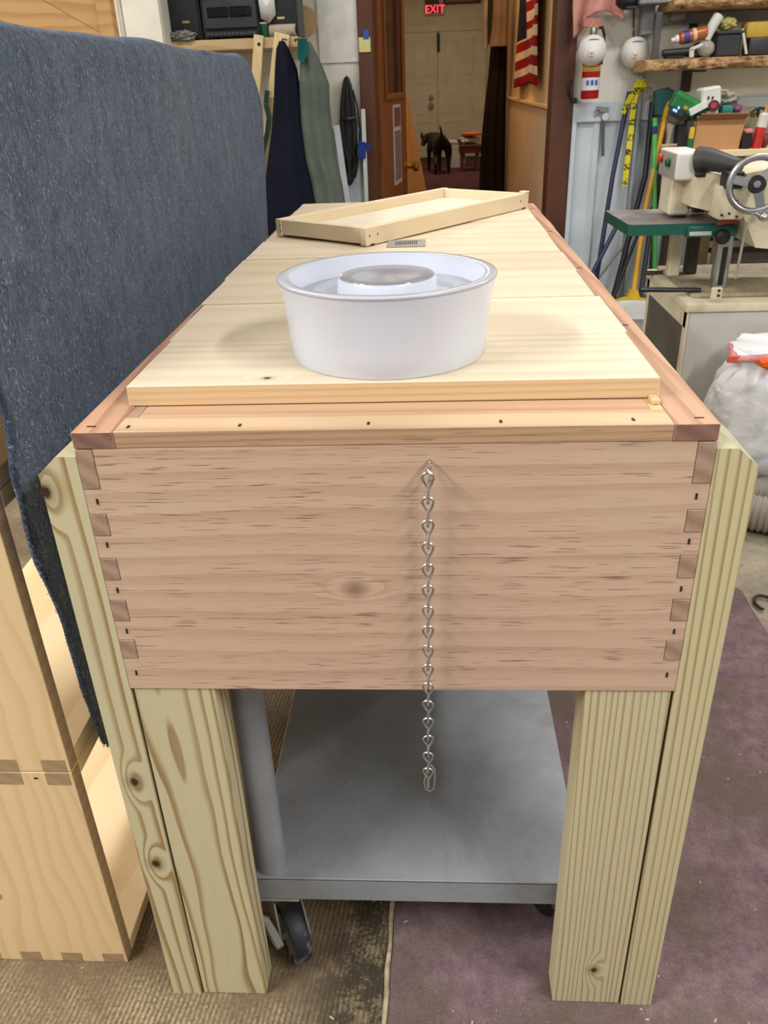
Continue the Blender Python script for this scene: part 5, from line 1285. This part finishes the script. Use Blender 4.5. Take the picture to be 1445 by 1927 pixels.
# head
HYD = MY+.16
hx0, hx1 = at(1272, 310, HYD).x, at(1328, 310, HYD).x; hz0, hz1 = at(1300, 340, HYD).z, at(1300, 286, HYD).z
part('motor_cover', MB().box(hx0, hx1, HYD, HYD+.20, hz0, hz1, .010, 3), [M_mw, paint(168, 170, 158, .5)], sd_, fmat=lambda f, c: 1 if f.normal.x < -.9 else 0)
for py, colr in ((306, (206, 70, 60)), (310, (24, 96, 70))):
    q = Vector((hx0, HYD+(.16 if py == 306 else .07), at(1272, py, HYD).z)); part('switch_button', MB().lathe([(0, 0), (.012, 0), (.013, .008), (.010, .012), (0, .012)], q, 18, (-1, 0, 0)), paint(*colr, .4), sd_)
part('head_neck', MB().box(hx0+.01, hx1-.01, HYD+.06, HYD+.18, tz+.01, hz0+.004, .006), M_mc, sd_)
a, b = at(1334, 300, HYD-.01), at(1388, 312, HYD-.08)
part('dust_pipe', MB().tube([a+Vector((-.02, .02, -.005)), a, b], [.040, .032, .020], 18).tube([b, b+(b-a).normalized()*.008], .021, 18), paint(62, 60, 60, .5), sd_)
gx0, gx1 = at(1303, 360, HYD-.04).x, at(1372, 360, HYD-.04).x; gz0, gz1 = at(1336, 398, HYD-.04).z, at(1336, 330, HYD-.04).z
part('drum_housing', MB().prism([(gx0, gz0+.015), (gx0+.006, gz1), (gx0+.05, gz1+.006), (gx1, gz1-.006), (gx1+.03, gz1-.03), (gx1+.03, gz0-.02), (gx0+.08, gz0-.004)], 'xz', HYD-.04, HYD+.16), M_mc, sd_)
part('housing_cap', MB().box(gx0+.004, gx0+.03, HYD-.045, HYD-.02, gz1-.004, gz1+.008, .002), M_black, sd_)
fx0, fx1 = at(1354, 385, HYD-.12).x, at(1404, 385, HYD-.12).x; fz0, fz1 = at(1380, 414, HYD-.12).z, at(1380, 350, HYD-.12).z
part('feed_block', MB().box(fx0, fx1, HYD-.12, HYD-.02, fz0, fz1, .008, 2), M_mc, sd_)
for px, py in ((1358, 405), (1386, 378), (1386, 408), (1372, 402)):
    q = at(px, py, HYD-.122); part('bolt', MB().tube([q+Vector((0, .004, 0)), q+Vector((0, -.003, 0))], .0035, 8), M_black, sd_)
part('black_bracket', MB().obox(at(1377, 338, HYD-.10), (.05, .05, .045), None, .003), M_black, sd_)
part('gear_case', MB().prism([(fx1-.01, fz1+.03), (fx1+.22, fz1+.07), (fx1+.22, fz0-.10), (fx1+.05, fz0-.08), (fx1+.0, fz0+.01)], 'xz', HYD-.11, HYD+.12), M_mc, sd_)
q0, q1 = at(1405, 420, HYD-.13), at(1384, 524, MY+.08); part('feeler_rod', MB().tube([q0, q1], .004, 8), paint(170, 168, 150, .5), sd_)
# handwheel
wc2 = at(1424, 347, HYD-.19); wax = Vector((-.30, -1, .12)).normalized(); rot = Vector((0, 0, 1)).rotation_difference(wax).to_matrix(); wr_ = .069
hw_ = part('handwheel', MB().tube([wc2+rot @ Vector((wr_*math.cos(k*PI/24), wr_*math.sin(k*PI/24), 0)) for k in range(48)], .0095, 12, closed=True), M_steel, sd_)
for k in range(3):
    a_ = k*2*PI/3+.55; e = rot @ Vector((wr_*math.cos(a_), wr_*math.sin(a_), 0))
    part('spoke', MB().bar(wc2+rot @ Vector((0, 0, .006)), wc2+e, .024, .008, wax, .002), M_steel, hw_)
part('hub', MB().lathe([(0, -.02), (.022, -.02), (.024, .006), (.020, .012), (0, .012)], wc2, 24, wax), M_black, hw_)
part('hub_bolt', MB().lathe([(0, .012), (.011, .012), (.009, .020), (0, .021)], wc2, 12, wax), M_steel, hw_)
e = wc2+rot @ Vector((0, 0, 0)); hp_ = at(1421, 401, HYD-.20)
part('crank_grip', MB().lathe([(0, 0), (.007, 0), (.006, .012), (.012, .024), (.014, .036), (.009, .046), (0, .048)], hp_, 18, (.5, -1, -.2)), M_chrome, hw_)
part('wheel_shaft', MB().tube([wc2, wc2-wax*.12], .010, 12), M_steel, hw_)
part('sanding_drum', MB().tube([(gx0+.05, HYD+.06, tz+.03), (gx0+.05, HYD+.06, tz+.06)], .03, 20), paint(70, 64, 58, .7), sd_)
# foot base so the cabinet stands
part('plinth', MB().box(x0+.01, x1-.01, MY+.02, MYB-.02, 0, .032, .003), M_black, sd_)

# bucket behind the sander
bc = Vector((at(1196, 580, 2.5).x, 2.5, 0)); bt = at(1196, 582, 2.5).z
bk = thing('white_bucket', 'white plastic bucket on the floor behind the hive edge', 'bucket', bc)
part('body', MB().lathe([(0, 0), (.118, 0), (.122, .004), (.138, bt-.05), (.142, bt-.045), (.142, bt-.03), (.138, bt-.028), (.139, bt-.006)], bc, 40), paint(222, 222, 216, .4), bk)
part('lid', MB().lathe([(.139, bt-.012), (.143, bt-.010), (.143, bt), (.136, bt+.002), (.132, bt-.004), (0, bt-.004)], bc, 40), paint(196, 198, 198, .4), bk)

# trash bag
def bag_fn():
    mb = MB(); R3 = []; N = 110
    c = Vector((1.05, 1.60, 0)); H = .40
    prof_ = [(0, .120), (.02, .165), (.06, .195), (.13, .215), (.20, .220), (.26, .214), (.31, .205), (.335, .190), (.352, .178), (.37, .170), (.405, .175)]
    for i in range(44):
        t = i/43; z = t*.405
        for (za, ra), (zb_, rb_) in zip(prof_, prof_[1:]):
            if za <= z <= zb_+1e-6: r = ra+(rb_-ra)*(z-za)/(zb_-za); break
        ring = []
        for k in range(N):
            a_ = k*2*PI/N; d = Vector((math.cos(a_), math.sin(a_), 0))
            f = noise.noise(Vector((math.cos(a_)*1.6, math.sin(a_)*1.6, z*5)))*.030 + noise.noise(Vector((math.cos(a_)*5, math.sin(a_)*5, z*9+3)))*.014
            g = (1-abs(noise.noise(Vector((a_*2.2, z*11, 5)))))**6*-.010 + noise.noise(Vector((math.cos(a_)*9, math.sin(a_)*9, z*4)))*.012*(.3+t)
            d2 = Vector((d.x, d.y*.78, 0)); ring.append(c+d2*(r+f+g)+Vector((0, 0, max(0, .93*z+(.02*noise.noise(Vector((math.cos(a_)*2, math.sin(a_)*2, 9))) if i > 30 else 0)))))
        R3.append(ring)
    mb.loft(R3); return mb, R3
mb, R3 = bag_fn()
tb = thing('trash_bag', 'full white trash bag with pink drawstring in front of the sander', 'trash bag', (1.05, 1.60, 0))
n = NT('bag_film'); n.out((.84, .85, .89, 1), .32); n.bsdf.inputs['Subsurface Weight'].default_value = .2; n.bsdf.inputs['Subsurface Radius'].default_value = (.03, .03, .03)
co = n.obj(); n.bump(n.noise(n.vmath('MULTIPLY', co, (1, 1, 2.2)), 11, 4, .5, 1.0), .35, .012); M_bag = n.m
part('bag', mb, M_bag, tb, sharp=70)
rim_ = [p+(p-Vector((1.05, 1.60, p.z))).normalized()*.003+Vector((0, 0, -.004)) for p in R3[-2]][::3]
part('drawstring', MB().tube(rim_, .008, 8, closed=True), paint(236, 150, 146, .4), tb, 'pink drawstring hem')
q = min(rim_, key=lambda p: p.x+p.y*.3)
part('drawstring_end', MB().bar(q+Vector((-.030, -.005, .004)), q+Vector((.004, 0, 0)), .020, .010, (0, 1, 0), .002), paint(232, 106, 92, .4), tb)
lump('orange_rag', 1436, 1470, 690, 716, fabric(236, 104, 40), 'orange rag poking out of the trash bag top', 'rag', Y=1.46, dep=.14, kind='blob', base=.345)

# ribbed dust hose on the floor
n = NT('hose_skin'); n.out(srgb(150, 142, 132), .5); M_hose = n.m
def hose(path, r, pitch, name, label):
    P = [Vector(p) for p in path]; pts = []; 
    for i in range(len(P)-1):
        p0 = P[max(i-1, 0)]; p1 = P[i]; p2 = P[i+1]; p3 = P[min(i+2, len(P)-1)]; n_ = max(2, int((p2-p1).length/pitch*6))
        for k in range(n_):
            t = k/n_; pts.append(.5*((2*p1)+(p2-p0)*t+(2*p0-5*p1+4*p2-p3)*t*t+(3*p1-p0-3*p2+p3)*t**3))
    rs = [r*(1-.10*(.5+.5*math.cos(k*2*PI/6))) for k in range(len(pts))]
    return solo(name, MB().tube(pts, rs, 20), M_hose, label, 'hose', 'dust hoses on the floor', sharp=80)
hose([(1.40, 1.08, .047), (1.15, 1.13, .047), (1.0, 1.18, .047), (.90, 1.225, .047), (.82, 1.27, .047), (.76, 1.33, .047)], .048, .014, 'dust_hose', 'ribbed grey dust hose lying nearest the carpet corner')
hose([(1.45, 1.34, .044), (1.2, 1.35, .044), (1.02, 1.355, .044), (.92, 1.36, .044), (.84, 1.37, .044), (.74, 1.42, .044)], .043, .014, 'dust_hose', 'ribbed grey dust hose just behind the nearer hose, before the trash bag')
